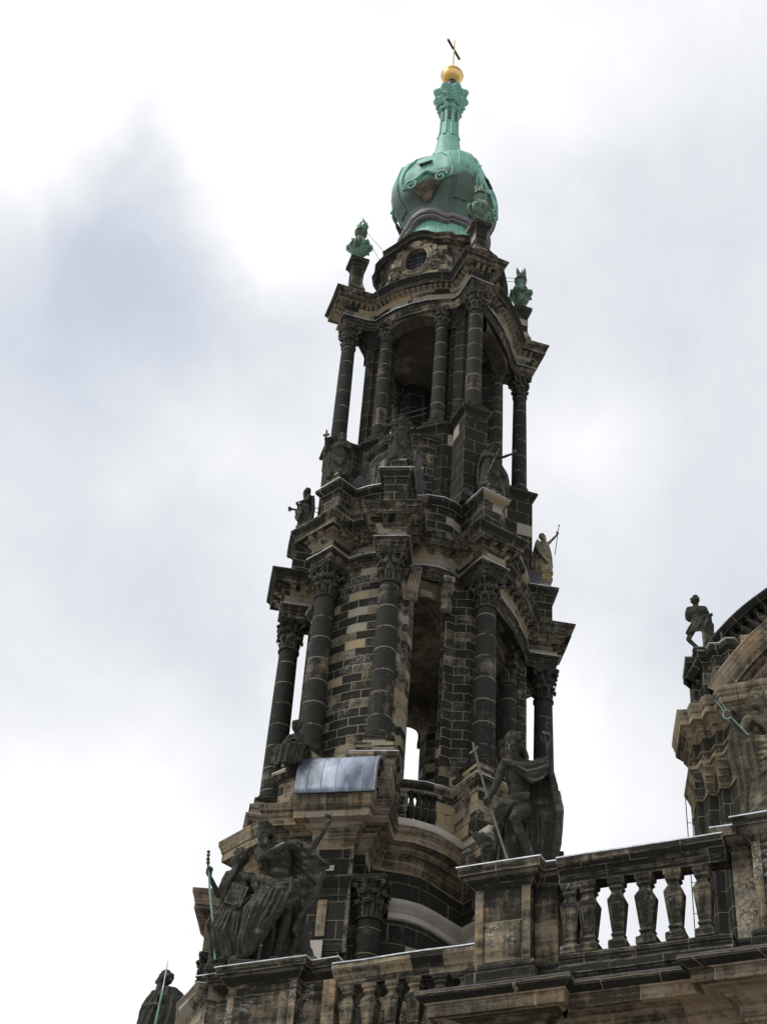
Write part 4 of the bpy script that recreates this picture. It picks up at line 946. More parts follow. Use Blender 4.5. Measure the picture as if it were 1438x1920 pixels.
k=34.0-ZF
mb=MB(); sweep(mb,zig,[(-.55,ZF-.02),(-.5,ZF+.02)]+cyma(-.48,ZF+.05*k,-.4,ZF+.18*k,3)+[(-.36,ZF+.2*k),(-.36,ZF+.32*k)]+cyma(-.33,ZF+.33*k,-.24,ZF+.46*k,3)+[(-.2,ZF+.47*k),(-.1,ZF+.49*k),(-.1,ZF+.68*k),(-.08,ZF+.7*k)]+cyma(-.07,ZF+.72*k,0,ZF+.95*k,4)+[(0,34.0),(-.35,34.06)],False); nb(mb,'nave_cornice','mouldlow')
zt_=[(18,2.5),RET2,(14.68,-8.85),(14.98,-8.75),(15.18,-9.1),(15.46,-9.0),(15.68,-9.37),(16.0,-9.26),(16.3,-9.5),(16.6,-9.4),(16.9,-8)]
mb=MB(); prism(mb,[(14.5,-7.4),(14.95,-8.45),(15.9,-8.9),(16.3,-8.5),(30,-8.5),(30,0),(17.5,0)],33.5,36.3); nb(mb,'attic_core','dark')
mb=MB(); prism(mb,[(14.1,-6.9),(14.7,-8.5),(16,-9.0),(30,-9.0),(30,0),(17.5,0)],33.9,34.05); nb(mb,'terrace','leaddull')
mb=MB(); sweep(mb,zt_,[(-.2,33.9),(-.2,35.8),(-.17,35.83)]+cyma(-.15,35.85,-.03,36.0,3)+[(0,36.02),(0,36.22),(.0,36.28),(-.3,36.34)],False); nb(mb,'attic_pedestal','ash')
mb=MB(); sweep(mb,zt_,[(.0,36.28),(.02,36.29),(.02,36.31),(-.25,36.36)],False); nb(mb,'flashing','zinc')
# arched gable: mouldings on a circle
gc=(22.29,29.98); GR=7.88
def arch_sweep(mb,c,r,a0,a1,n,prof,y):
    """prof: (radial, forward)"""
    k=len(prof); vs=[];fs=[];us=[]
    for i in range(n+1):
        a=math.radians(a0+(a1-a0)*i/n)
        for dr,fo in prof: vs.append((c[0]+(r+dr)*math.cos(a),y-fo,c[1]+(r+dr)*math.sin(a)))
    for i in range(n):
        for q in range(k-1):
            fs.append((i*k+q,i*k+q+1,(i+1)*k+q+1,(i+1)*k+q)); u0=r*math.radians(a0-a1)*i/n; u1=r*math.radians(a0-a1)*(i+1)/n; us.append([(u0,q*.2),(u0,q*.2+.2),(u1,q*.2+.2),(u1,q*.2)])
    mb.add(vs,fs,us)
mb=MB(); arch_sweep(mb,gc,GR,148,32,48,[(-1.5,-.3),(-1.5,-.05),(-1.4,-.03),(-1.38,.06),(-1.2,.08),(-1.18,.14),(-1.05,.22),(-1.03,.24),(-.9,.24),(-.88,.3),(-.72,.42),(-.7,.6),(-.45,.6),(-.43,.64),(-.25,.72),(-.1,.76),(0,.78),(0,.8),(.06,.8),(.08,-.4)],-8.9); nb(mb,'gable_arch','mouldlow')
mb=MB(); n=30; vs=[(gc[0]+(GR-1.2)*math.cos(math.radians(148-116*i/n)),-8.85,gc[1]+(GR-1.2)*math.sin(math.radians(148-116*i/n))) for i in range(n+1)]
mb.add(vs+[(vs[-1][0],-8.85,20),(vs[0][0],-8.85,20)],[tuple(range(n+3))][:1]); nb(mb,'gable_wall','ash')
# balustrade following the gable arch
bc=(21.29,33.68); BR=6.07
bc=(gc[0]-.35,gc[1]+1.4); 
def bpt(a,r): return (bc[0]+r*math.cos(a),bc[1]+r*math.sin(a))
BR2=math.dist(bc,(16.6,37.72))
B3=empty('gable_balustrade',(22,-8.6,36),'dark curved balustrade crowning the arched gable at the right edge, nearly black','balustrade'); off=Vector(B3.location)
mb=MB(); arch_sweep(mb,bc,BR2,152,30,48,[(-.28,-.45),(-.28,.1),(-.2,.14),(-.12,.2),(-.02,.22),(0,.2),(.02,-.5),(-.28,-.45)],-8.75); o=mb.build('top_rail',M['dark'],B3); o.location=-off
mb=MB(); arch_sweep(mb,bc,BR2-1.45,156,26,48,[(-.5,-.5),(-.5,.12),(0,.12),(.06,.05),(.06,-.5),(-.5,-.5)],-8.75); o=mb.build('bottom_rail',M['dark'],B3); o.location=-off
for i in range(44):
    a=math.radians(151-121*i/43); x0,z0=bpt(a,BR2-1.42); x1,z1=bpt(a,BR2-.25); m=MB()
    pts=[(x0+(x1-x0)*t,-8.6,z0+(z1-z0)*t) for t in (0,.08,.15,.3,.5,.7,.85,.92,1)]; tube(m,pts,[.17,.17,.09,.15,.17,.12,.08,.15,.16],8)
    o=m.build('baluster',M['dark'],B3); o.location=-off
mb=MB(); mb.add([(bc[0]-8,-7.9,33),(bc[0]+8,-7.9,33),(bc[0]+8,-7.9,34),(bc[0]-6,-7.9,34)],[(0,1,2,3)])
# backing mass behind the gable balustrade (roof edge)
mb=MB(); arch_sweep(mb,bc,BR2-.15,152,30,40,[(-3,-.3),(0,-.3),(0,-12)],-8.6); nb(mb,'nave_roof','leaddull')
m=MB(); box(m,(16.95,-8.8,35.4),(.5,.5,2.4),.2); nb(m,'gable_pier','mould')
# scaffold rods between the nave and the balustrade
SC=empty('scaffold_rods',(14.4,-9.2,27),'thin metal ladder rods against the sky beside the stepped nave pilasters','ladder')
for dx in (0,.18): 
    m=MB(); tube(m,[(dx,0,-2),(dx,0,3.4)],.018,5); m.build('rail',M['darkmetal'],SC)
for k in range(4):
    m=MB(); tube(m,[(0,0,-1+k*1.1),(.3,0,-1.2+k*1.1+.15)],.014,5); m.build('rung',M['darkmetal'],SC)
# ================================================================== GROUND
mb=MB(); mb.add([(-900,-900,0),(900,-900,0),(900,900,0),(-900,900,0)],[(0,1,2,3)]); g_=mb.build('ground',M['paving'],smooth=0); g_['kind']='structure'

# ================================================================== STATUES (carved volumes fused by a voxel remesh)
M['palewood']=simple('pale_staff',(.14,.145,.12),.8)
def V3(*a): return Vector(a)
class Fig:
    def __init__(s): s.m=MB()
    def limb(s,pts,rad,seg=10):
        pts=[Vector(p) for p in pts]
        for a,b,ra,rb in zip(pts,pts[1:],rad,rad[1:]): tube(s.m,[a,b],ra,seg,rb)
        for p,r in zip(pts,rad): ball(s.m,p,r,seg=seg)
    def ell(s,c,r,rot=None,seg=12): ball(s.m,c,1,*r,rot=rot,seg=seg)
    def torso(s,neck,sl,sr,pel,w=1.,fat=1.,bare=True):
        neck,sl,sr,pel=map(Vector,(neck,sl,sr,pel)); mid=(sl+sr)/2; ch=mid.lerp(pel,.28); up=(mid-pel).normalized(); ax=(sr-sl).normalized(); ax=(ax-ax.dot(up)*up).normalized(); fr=up.cross(ax)
        R=Matrix((ax,-fr,up)).transposed()
        s.ell(ch,(.165*w,.115*fat,.19),R,16); s.ell(mid.lerp(pel,.62),(.135*w,.1*fat,.17),R,14); s.ell(pel,(.155*w,.115*fat,.13),R,14)
        s.limb([sl,mid,sr],[.065,.085,.065]); s.limb([mid,neck],[.075,.055])
        if bare:
            for k in (-1,1): s.ell(ch+ax*.07*k-fr*-.0+fr*.085+up*.05,(.075,.04,.055),R,10)
            for j in range(3):
                for k in (-1,1): s.ell(mid.lerp(pel,.5+.14*j)+ax*.035*k+fr*.088*fat,(.032,.02,.035),R,8)
    def head(s,c,yaw=0.,pitch=0.,beard=False,hair='curly',r=1.,roll=0.,seed=1):
        c=Vector(c); R=Matrix.Rotation(math.radians(yaw),3,'Z')@Matrix.Rotation(math.radians(pitch),3,'X')@Matrix.Rotation(math.radians(roll),3,'Y'); k=r
        def P(x,y,z): return c+R@Vector((x*k,y*k,z*k))
        s.ell(c+R@V3(0,.012*k,.02*k),(.078*k,.095*k,.1*k),R,16); s.ell(P(0,-.025,-.05),(.056*k,.066*k,.07*k),R,14)
        s.ell(P(0,-.1,-.012),(.013*k,.02*k,.03*k),R,8); s.ell(P(0,-.11,-.03),(.017*k,.016*k,.012*k),R,8)
        for q in (-1,1):
            s.ell(P(.031*q,-.081,.024),(.026*k,.014*k,.008*k),R,8); s.ell(P(.03*q,-.077,.004),(.013*k,.01*k,.008*k),R,8); s.ell(P(.035*q,-.068,-.03),(.024*k,.02*k,.022*k),R,8); s.ell(P(.08*q,.01,-.005),(.012*k,.02*k,.03*k),R,8)
        s.ell(P(0,-.09,-.058),(.022*k,.012*k,.007*k),R,8); s.ell(P(0,-.087,-.072),(.02*k,.012*k,.008*k),R,8); s.ell(P(0,-.077,-.1),(.022*k,.02*k,.018*k),R,8)
        rn=random.Random(seed)
        if hair!='none':
            for i in range(52):
                a=rn.uniform(0,2*PI); e=rn.uniform(-.5,1.4)
                y=.02+.09*math.cos(e)*math.sin(a); x=.085*math.cos(e)*math.cos(a); z=.03+.095*math.sin(e)
                if y<-.035 and z<.075: continue
                s.ell(P(x,y,z),(rn.uniform(.018,.03)*k,)*3,None,6)
            if hair=='long':
                for i in range(16): a=rn.uniform(0.15,PI-.15); s.limb([P(.08*math.cos(a),.03+.07*math.sin(a),0),P(.1*math.cos(a),.05+.07*math.sin(a),-.1),P(.1*math.cos(a+.2),.03+.08*math.sin(a),-.18)],[.028*k,.03*k,.015*k],6)
        if beard:
            for i in range(20): a=rn.uniform(-1.15,1.15); s.limb([P(.055*math.sin(a),-.02-.055*math.cos(a),-.07),P(.055*math.sin(a),-.03-.065*math.cos(a),-.115),P(.03*math.sin(a)+rn.uniform(-.01,.01),-.04-.05*math.cos(a),-.16-rn.uniform(0,.04))],[.02*k,.022*k,.01*k],6)
    def hand(s,w,d,n=(0,-1,0),curl=.6,point=False,r=1.):
        """w wrist, d direction of the palm, n palm normal (the side fingers close to)"""
        w=Vector(w); d=Vector(d).normalized(); n=Vector(n); n=(n-n.dot(d)*d).normalized(); sd=d.cross(n); k=r
        R=Matrix((sd,n,d)).transposed(); s.ell(w+d*.05*k,(.042*k,.02*k,.052*k),R,10)
        for i,(o,l) in enumerate(((-.032,.07),(-.011,.08),(.011,.075),(.031,.058))):
            cu=curl*(1+.12*i)
            if point and i==0: cu=.05
            p=w+d*.088*k+sd*o*k; pts=[p]; a=0
            for q in range(3): a+=cu; p=p+(d*math.cos(a)+n*math.sin(a))*l*.42*k; pts.append(p)
            s.limb(pts,[.0115*k,.011*k,.0105*k,.009*k],7)
        b=w+d*.025*k-sd*.035*k; s.limb([b,b+(-sd*.03+d*.03+n*.015)*k,b+(-sd*.03+d*.06+n*.04)*k],[.016*k,.013*k,.01*k],7)
    def foot(s,a,d=(0,-1,0)):
        a=Vector(a); d=Vector(d); d.z=0; d.normalize(); sd=Vector((-d.y,d.x,0))
        s.limb([a,a-d*.03-V3(0,0,.06),a+d*.09-V3(0,0,.065),a+d*.15-V3(0,0,.075)],[.045,.042,.04,.028])
        for i in range(5): s.ell(a+d*(.185-.012*abs(i-1))+sd*(-.04+.02*i)-V3(0,0,.08),(.013,.013,.012),None,6)
    def arm(s,sh,el,wr,up=.058,fo=.045,wrr=.032): s.limb([sh,Vector(sh).lerp(Vector(el),.5),el],[.062,up,.045]); s.limb([el,Vector(el).lerp(Vector(wr),.35),wr],[.045,fo,wrr])
    def leg(s,hp,kn,an): s.limb([hp,Vector(hp).lerp(Vector(kn),.4),kn],[.1,.092,.062]); s.limb([kn,Vector(kn).lerp(Vector(an),.35)+V3(0,.02,0),an],[.062,.062,.04])
    def cloth(s,keys,n,r,amp=.03,seed=0,seg=7):
        rn=random.Random(seed); m=len(keys)-1; ph=[rn.uniform(-1,1) for _ in range(n+2)]
        keys=[[Vector(p) for p in k] for k in keys]
        c=sum((p for k in keys for p in k),Vector())/sum(len(k) for k in keys)
        def line_at(t):
            a=min(int(t),m-1); f=t-a; line=[keys[a][j].lerp(keys[a+1][j],f) for j in range(len(keys[0]))]; pts=[]
            for j in range(len(line)-1):
                for q in (0,.5): pts.append(line[j].lerp(line[j+1],q))
            pts.append(line[-1]); return pts
        span=max((keys[0][j]-keys[-1][j]).length for j in range(len(keys[0]))); span=sum(max((keys[a][j]-keys[a+1][j]).length for j in range(len(keys[0]))) for a in range(m)); nb_=max(n,int(span/(r*1.1))+1)
        for i in range(nb_): s.limb([p for p in line_at(i/(nb_-1)*m)],[r*.8]*99,seg)
        nr=max(3,int(span/(r*2.6))); 
        for i in range(nr+1):
            t=min(m-1e-6,max(0,(i+rn.uniform(-.25,.25))/nr*m)); pts=line_at(t); K=len(pts); out_=[];rad=[]; k0=rn.uniform(.5,1.3); s0=0 if rn.random()<.6 else 1
            for j,p in enumerate(pts):
                w=j/(K-1); hv=Vector((p.x*.8,min(p.y,0)-.22,0)).normalized()
                out_.append(p+hv*(r*.7+amp*.45*k0)+Vector((noise.noise(p*4+Vector((i*.7,0,seed))),noise.noise(p*4+Vector((0,i*.7,seed))),0))*amp*1.1); rad.append(r*(.34+.2*k0)*(.8+.5*w))
            if s0: out_,rad=out_[1:],rad[1:]
            if len(out_)>1: s.limb(out_,rad,seg)
    def skirt(s,wc,hemc,wr,hr,n=22,r=.035,amp=.035,seed=0,a0=0,a1=360,zhem=None):
        """pleated robe: waist centre / hem centre, (rx,ry) radii"""
        rn=random.Random(seed+7); wc,hemc=Vector(wc),Vector(hemc)
        for j in range(7):
            t=j/6; c=wc.lerp(hemc,t); s.ell(c,((wr[0]+(hr[0]-wr[0])*t)*.93,(wr[1]+(hr[1]-wr[1])*t)*.93,(wc-hemc).length/9),None,14)
        for i in range(n):
            a=math.radians(a0+(a1-a0)*i/n); k=1+rn.uniform(-.1,.14)*(amp/.035); sw=rn.uniform(-.12,.12); pts=[];rad=[]
            for j in range(6):
                t=j/5; aa=a+sw*t; kk=1+(k-1)*t; c=wc.lerp(hemc,t); pts.append(c+Vector(((wr[0]+(hr[0]-wr[0])*t)*kk*math.cos(aa),(wr[1]+(hr[1]-wr[1])*t)*kk*math.sin(aa),rn.uniform(-.02,.02) if j==5 else 0))); rad.append(r*(.75+.5*t)*(1.25 if i%3==0 else .85))
            s.limb(pts,rad,7)
    def rock(s,c,rx,ry,h,seed=0):
        rn=random.Random(seed)
        for i in range(14): s.ell(Vector(c)+V3(rn.uniform(-.8,.8)*rx,rn.uniform(-.7,.7)*ry,h*rn.uniform(.0,.35)),(rx*rn.uniform(.25,.45),ry*rn.uniform(.3,.5),h*rn.uniform(.5,.8)),None,8)
        box(s.m,(c[0],c[1],c[2]+h*.2),(rx*2,ry*2,h*.5))
    def finish(s,name,mat,parent,voxel,scale,noise_amp=.006,smooth=1):
        me=s.m.build('tmp',M[mat],mesh_only=True,smooth=0); o=bpy.data.objects.new('tmp',me); S.collection.objects.link(o)
        r=o.modifiers.new('r','REMESH'); r.mode='VOXEL'; r.voxel_size=voxel; r.use_smooth_shade=True
        q=o.modifiers.new('s','SMOOTH'); q.iterations=smooth; q.factor=.5
        bpy.context.view_layer.update(); dg=bpy.context.evaluated_depsgraph_get(); m2=bpy.data.meshes.new_from_object(o.evaluated_get(dg)); bpy.data.objects.remove(o); bpy.data.meshes.remove(me)
        m2.name=name; m2.materials.clear(); m2.materials.append(M[mat])
        for v,nn in zip(m2.vertices,[x.vector.copy() for x in m2.vertex_normals]):
            v.co=(v.co+nn*(noise.noise(v.co*9)*noise_amp+noise.noise(v.co*30)*noise_amp*.5))*scale
        m2.shade_smooth(); ob=bpy.data.objects.new(name,m2); S.collection.objects.link(ob); ob.parent=parent; return ob
def rods(parent,name,segs,r,mat,scale):
    m=MB()
    for pts in segs: tube(m,[Vector(p)*scale for p in pts],r,7)
    return m.build(name,M[mat],parent)
def root(loc,label,rot,group=None,name='stone_statue',cat='statue'): return empty(name,loc,label,cat,group,math.radians(rot))
# --- bare-legged statue with raised arm and cross staff
sc=1.93
J=root((14.3,-25.15,18.9),'dark statue with bare bent leg, hanging cloak and thin cross staff, above the open balustrade',22)
f=Fig(); f.torso((-.0,0,1.46),(-.2,-.03,1.36),(.19,.03,1.42),(.0,0,.88)); f.head((-.07,-.05,1.60),-28,22,True,'long',1.28,seed=3)
f.arm((.19,.03,1.42),(.39,-.02,1.30),(.37,-.12,1.60)); f.hand((.37,-.12,1.61),(-.05,-.15,1),(-.5,-.8,0),.7,r=1.2)
f.arm((-.2,-.03,1.36),(-.3,-.08,1.07),(-.385,-.2,.88)); f.hand((-.385,-.2,.88),(-.25,-.5,-.6),(.6,-.2,.2),1.0,r=1.2)
f.leg((.07,-.02,.85),(-.06,-.3,.62),(.2,-.1,.2)); f.foot((.2,-.1,.2),(.75,-.6,0)); f.leg((-.08,0,.85),(-.09,-.03,.5),(-.07,.05,.2)); f.foot((-.07,.05,.2),(-.3,-1,0))
# shoulder scarf with swags
f.cloth([[(-.2,-.09,1.42),(-.08,-.15,1.36),(.06,-.17,1.33),(.2,-.15,1.38),(.34,-.1,1.44)],[(-.12,-.13,1.35),(0,-.17,1.27),(.1,-.2,1.2),(.22,-.18,1.24),(.34,-.1,1.34)],[(.0,-.14,1.25),(.07,-.17,1.18),(.16,-.2,1.1),(.26,-.18,1.14),(.33,-.1,1.26)]],8,.026,.022,1)
# cloak behind, falling to the right
f.cloth([[(.08,.14,1.42),(.12,.17,1.0),(.14,.17,.6),(.12,.15,.1)],[(.26,.12,1.44),(.3,.16,1.0),(.32,.15,.6),(.28,.15,.08)],[(.41,.06,1.38),(.47,.1,1.0),(.47,.1,.62),(.41,.12,.06)],[(.40,.02,1.3),(.50,.04,.86),(.44,.06,.5),(.40,.08,.04)]],17,.045,.035,2)
# loin drape towards the left hand
f.cloth([[(.12,-.12,1.0),(-.06,-.16,.95),(-.22,-.16,.86)],[(.1,-.13,.93),(-.1,-.17,.84),(-.28,-.16,.76)],[(-.06,-.12,.86),(-.18,-.13,.7),(-.3,-.12,.6)],[(-.12,-.05,.84),(-.22,-.08,.55),(-.26,-.08,.34)]],11,.028,.022,3)
f.cloth([[(-.16,.1,.9),(-.2,.1,.5),(-.2,.1,.1)],[(.1,.12,.9),(.06,.14,.5),(.04,.14,.1)]],9,.045,.03,5)
f.rock((-.05,.02,.0),.52,.24,.14,4); f.finish('statue_figure','statue',J,.0115,sc); J.scale=(.97,1,1.16)
rods(J,'cross_staff',[[(-.585,-.3,1.5),(-.40,-.27,.9),(-.10,-.22,.09)]],.028,'palewood',sc); rods(J,'cross_bar',[[(-.62,-.3,1.36),(-.52,-.3,1.45)]],.024,'palewood',sc)
LB=root((13.5,-25.65,18.96),'small crouching stone lamb at the feet of the bare-legged statue',30,None,'stone_lamb','lamb statue')
f=Fig(); f.ell((0,0,.14),(.2,.11,.1)); f.ell((-.1,-.02,.26),(.07,.07,.12)); f.ell((-.14,-.06,.38),(.06,.09,.06)); f.ell((-.15,-.13,.35),(.035,.04,.035)); f.limb([(-.1,0,.42),(-.05,.04,.4)],[.02,.015]); f.limb([(-.18,0,.42),(-.22,.04,.4)],[.02,.015])
for x in (-.14,.02,.14): f.limb([(x,-.08,.12),(x-.03,-.12,.03)],[.035,.025])
rn=random.Random(8)
for i in range(60): a=rn.uniform(0,2*PI); e=rn.uniform(0,1.4); f.ell((.19*math.cos(a)*math.cos(e),.1*math.sin(a)*math.cos(e),.14+.1*math.sin(e)),(.028,.028,.024),None,6)
f.finish('lamb_body','statue',LB,.012,1.5)
SO=root((13.45,-24.7,18.96),'black curling carved scroll beside the bare-legged statue, against the tower pedestal',25,None,'carved_scroll','carving')
f=Fig(); f.limb([(0,.0,0),(-.02,0,.4),(.02,0,.7),(-.05,0,.9)],[.16,.14,.13,.08]); 
f.limb([(.12*(1-j/20)*math.cos(j*.5)+.02-.06,-.08,.66+.15*(1-j/20)*math.sin(j*.5)) for j in range(18)],[.045]*18,6)
for k in range(6): f.limb([(-.03*k+.08,-.05,.72),(-.06-.035*k,-.06,.92),(-.1-.045*k,-.04,1.02+.03*(k%2))],[.05,.035,.012],6)
f.finish('scroll_body','statue',SO,.018,1.6)
# --- pointing statue with diagonal cross beam
sc=2.2
K=root((6.33,-21.35,19.52),'tallest dark statue at lower left, raising its arm to point upward',22)
f=Fig(); f.torso((-.27,0,1.54),(-.43,-.02,1.41),(.04,.02,1.52),(-.1,0,.95),1.08,1.1); f.head((-.385,-.06,1.64),-32,28,True,'long',1.12,seed=5)
f.arm((.04,.02,1.52),(.25,0,1.49),(.41,-.04,1.75),.06); f.hand((.41,-.04,1.76),(.45,-.1,.75),(-.6,-.7,.2),.75,True,1.25)
f.arm((-.43,-.02,1.41),(-.36,-.22,1.24),(-.0,-.24,1.44),.07,.055); f.hand((0.,-.24,1.44),(1,-.05,.28),(0,.6,-.7),.5,False,1.2)
f.leg((-.2,-.04,.92),(-.33,-.22,.56),(-.43,-.1,.17)); f.foot((-.43,-.1,.17),(-.8,-.6,0)); f.leg((0.,0,.92),(.02,-.1,.52),(-.04,.0,.2)); f.foot((-.04,.0,.2),(-.2,-1,0))
f.cloth([[(-.28,-.02,1.02),(-.44,-.16,.66),(-.5,-.14,.3),(-.48,-.06,.1)],[(-.22,-.13,1.02),(-.34,-.32,.62),(-.42,-.26,.3),(-.4,-.18,.12)],[(-.08,-.16,1.03),(-.14,-.26,.7),(-.28,-.26,.42),(-.34,-.2,.16)],[(.04,-.15,1.04),(.06,-.24,.85),(-.02,-.25,.62),(-.24,-.2,.3)]],19,.038,.03,6)
f.cloth([[(-.34,-.1,1.1),(-.1,-.2,.98),(.14,-.13,1.04)],[(-.32,-.12,1.03),(-.08,-.24,.88),(.14,-.16,.96)],[(-.28,-.13,.98),(-.02,-.24,.76),(.14,-.16,.88)],[(-.1,-.14,.86),(.06,-.22,.68),(.16,-.13,.8)]],11,.034,.025,7)
f.cloth([[(.02,.06,1.6),(.16,.02,1.55),(.3,0,1.44),(.42,0,1.33)],[(-.1,.1,1.55),(.12,.06,1.42),(.3,.04,1.3),(.44,.02,1.28)],[(.02,.12,1.4),(.18,.1,1.25),(.36,.06,1.1),(.36,.05,.96)],[(.06,.14,1.2),(.24,.12,1.1),(.32,.08,.86),(.16,0,.66)],[(.04,.14,1.05),(.16,.12,.9),(.2,.08,.7),(.12,.02,.5)]],21,.042,.04,8)
f.cloth([[(-.2,.12,1.1),(-.2,.14,.5),(-.2,.14,.08)],[(.1,.14,1.1),(.12,.16,.5),(.1,.16,.08)]],11,.06,.04,9)
f.limb([(-.06,.2,1.52),(.32,.12,.2)],[.075,.09]); f.limb([(.3,.12,.3),(.36,.08,.1)],[.1,.12])
f.rock((-.06,.02,.0),.55,.26,.14,6); f.rock((.3,.0,.05),.18,.2,.2,7); f.finish('statue_figure','statue',K,.0115,sc); K.scale=(.95,1,1.12)
m=MB(); tube(m,[Vector(p)*sc for p in ((-.2,-.2,1.40),(-.09,-.2,1.46))],.03,6); m.build('scroll_edge',M['palebronze'],K)
# --- companion statue with staff and book
sc=1.83
Bt=root((4.95,-21.65,19.5),'smaller dark statue with book and green staff, left of the pointing statue',22)
f=Fig(); f.torso((.0,0,1.5),(-.2,-.03,1.36),(.2,.03,1.42),(-.02,0,.92)); f.head((-.02,-.04,1.63),-58,10,True,'curly',1.3,seed=9)
f.arm((.2,.03,1.42),(.35,-.02,1.13),(.12,-.22,.93),.075,.055,.038); f.hand((.12,-.22,.93),(-.8,-.2,-.3),(0,.3,-1),.7,r=1.3)
f.arm((-.2,-.03,1.36),(-.28,-.1,1.08),(-.42,-.25,1.26)); f.hand((-.42,-.25,1.26),(-.3,-.2,.8),(.6,-.5,0),1.,r=1.3)
f.skirt((-.02,0,1.0),(0.,0.,.12),(.17,.13),(.27,.2),24,.036,.04,3); f.leg((-.1,-.05,.9),(-.24,-.27,.55),(-.12,-.12,.2)); f.foot((-.05,-.2,.17),(-.2,-1,0)); f.foot((.16,-.18,.17),(.3,-1,0))
f.cloth([[(-.2,-.1,1.02),(-.34,-.28,.58),(-.22,-.22,.2)],[(.0,-.16,1.),(-.1,-.3,.5),(.1,-.26,.14)],[(.15,-.13,1.),(.2,-.2,.5),(.24,-.16,.12)]],15,.035,.03,4)
f.cloth([[(.02,.1,1.42),(.1,.16,.9),(.1,.2,.1)],[(.24,.08,1.42),(.38,.14,.9),(.36,.16,.1)],[(.3,.0,1.36),(.42,.04,.9),(.38,.04,.12)]],14,.045,.035,5)
f.cloth([[(-.2,-.12,1.4),(-.24,-.14,1.2),(-.2,-.14,.98)],[(-.05,-.14,1.44),(-.12,-.17,1.2),(-.14,-.15,.95)]],5,.03,.02,6)
f.rock((0.05,.0,.0),.36,.26,.14,8); f.finish('statue_figure','statue',Bt,.0125,sc); Bt.scale=(.92,1,1.13)
m=MB(); st=len(m.v); box(m,(0,0,0),(.5,.14,.62)); box(m,(0,-.0,0),(.46,.16,.58)); m.xf(Matrix.Translation(Vector((.03,-.2,1.03))*sc)@Matrix.Rotation(.25,4,'Y')@Matrix.Rotation(-.2,4,'X'),st); m.build('book',M['statue'],Bt)
rods(Bt,'staff',[[(-.47,-.3,1.42),(-.40,-.3,1.1),(-.24,-.28,.5),(-.16,-.26,.12)]],.035,'palebronze',sc)
f=Fig(); f.limb([(-.475,-.3,1.4),(-.5,-.3,1.6)],[.02,.018]); 
for z in (1.45,1.5,1.56,1.61): f.ell((-.475-(z-1.4)*.12,-.3,z),(.035,.035,.02))
f.finish('staff_head','statue',Bt,.01,sc)
# --- far left statue in profile
sc=1.92
Lf=root((-.05,-16.75,19.1),'bearded dark statue in profile against white sky at the bottom left edge',10)
f=Fig(); f.torso((-.02,0,1.48),(-.14,-.12,1.36),(.16,.14,1.36),(.02,0,.9)); f.head((-.04,-.03,1.62),-72,8,True,'curly',1.2,seed=12)
f.arm((.16,.12,1.36),(.2,-.1,1.1),(.12,-.24,1.2)); f.hand((.1,-.26,1.2),(-.3,-.2,.4),(-.5,0,.3),1.,r=1.2); f.arm((-.14,-.12,1.36),(-.24,-.2,1.12),(-.05,-.3,1.1)); f.hand((-.05,-.3,1.1),(1,0,0),(0,0,-1),.6,r=1.2)
f.skirt((.02,0,1.0),(0.05,0.,.08),(.18,.16),(.36,.28),26,.04,.04,11)
f.cloth([[(-.12,-.06,1.45),(-.26,-.1,1.1),(-.38,-.1,.5)],[(0,-.16,1.45),(-.1,-.26,1.1),(-.2,-.3,.5)],[(.2,-.1,1.43),(.3,-.2,1.0),(.24,-.3,.5)],[(.26,.1,1.4),(.34,.1,1.),(.36,.1,.5)],[(.1,.2,1.42),(.1,.26,1.),(.1,.3,.5)]],24,.042,.03,12)
f.rock((0,0,0),.4,.3,.12,9); f.finish('statue_figure','statue',Lf,.014,sc)
rods(Lf,'rod',[[(.1,-.36,1.78),(.1,-.36,1.3)]],.018,'zinc',sc); rods(Lf,'rod_handle',[[(.1,-.36,1.3),(.06,-.38,.5)]],.035,'palebronze',sc)
# --- right hand statue, partly outside the frame
sc=2.1
Rt=root((20.12,-25.1,19.15),'large draped statue at the right edge with green looped wire tool',12)
f=Fig(); f.torso((0,0,1.48),(-.17,-.02,1.40),(.19,.02,1.38),(.03,0,.9),1.1,1.1); f.head((-.05,-.05,1.64),-25,-4,False,'curly',1.18,seed=15)
f.arm((-.17,-.02,1.40),(-.24,-.16,1.1),(-.31,-.24,1.25),.07,.055); f.hand((-.31,-.24,1.25),(-.05,-.1,1),(.6,-.6,0),.95,r=1.25)
f.arm((.19,.02,1.38),(.3,-.08,1.1),(.1,-.24,1.05)); f.hand((.1,-.24,1.05),(-1,0,0),(0,0,-1),.6,r=1.2)
f.skirt((.03,0,.98),(0.05,0.,.1),(.2,.15),(.34,.25),26,.042,.045,13)
f.cloth([[(-.34,-.24,1.14),(-.36,-.2,.9),(-.28,-.15,.5),(-.3,-.14,.12)],[(-.26,-.24,1.06),(-.26,-.24,.9),(-.2,-.22,.5),(-.24,-.2,.12)],[(-.14,-.22,1.1),(-.14,-.24,.8),(-.1,-.25,.5),(-.14,-.24,.12)]],13,.045,.035,14)
f.cloth([[(-.2,-.16,1.1),(.05,-.22,1.02),(.24,-.1,1.06)],[(-.12,-.2,.98),(.1,-.26,.88),(.28,-.1,.92)],[(-.18,-.26,.3),(.05,-.34,.55),(.3,-.16,.8)],[(-.22,-.26,.12),(.05,-.36,.32),(.34,-.2,.6)]],17,.042,.035,15)
f.cloth([[(-.12,-.12,1.36),(.0,-.17,1.2),(.06,-.17,1.05)],[(.1,-.13,1.4),(.16,-.17,1.2),(.18,-.15,1.05)]],7,.035,.02,16)
f.rock((0.02,.0,.0),.42,.28,.12,10); f.finish('statue_figure','statuelight',Rt,.013,sc)
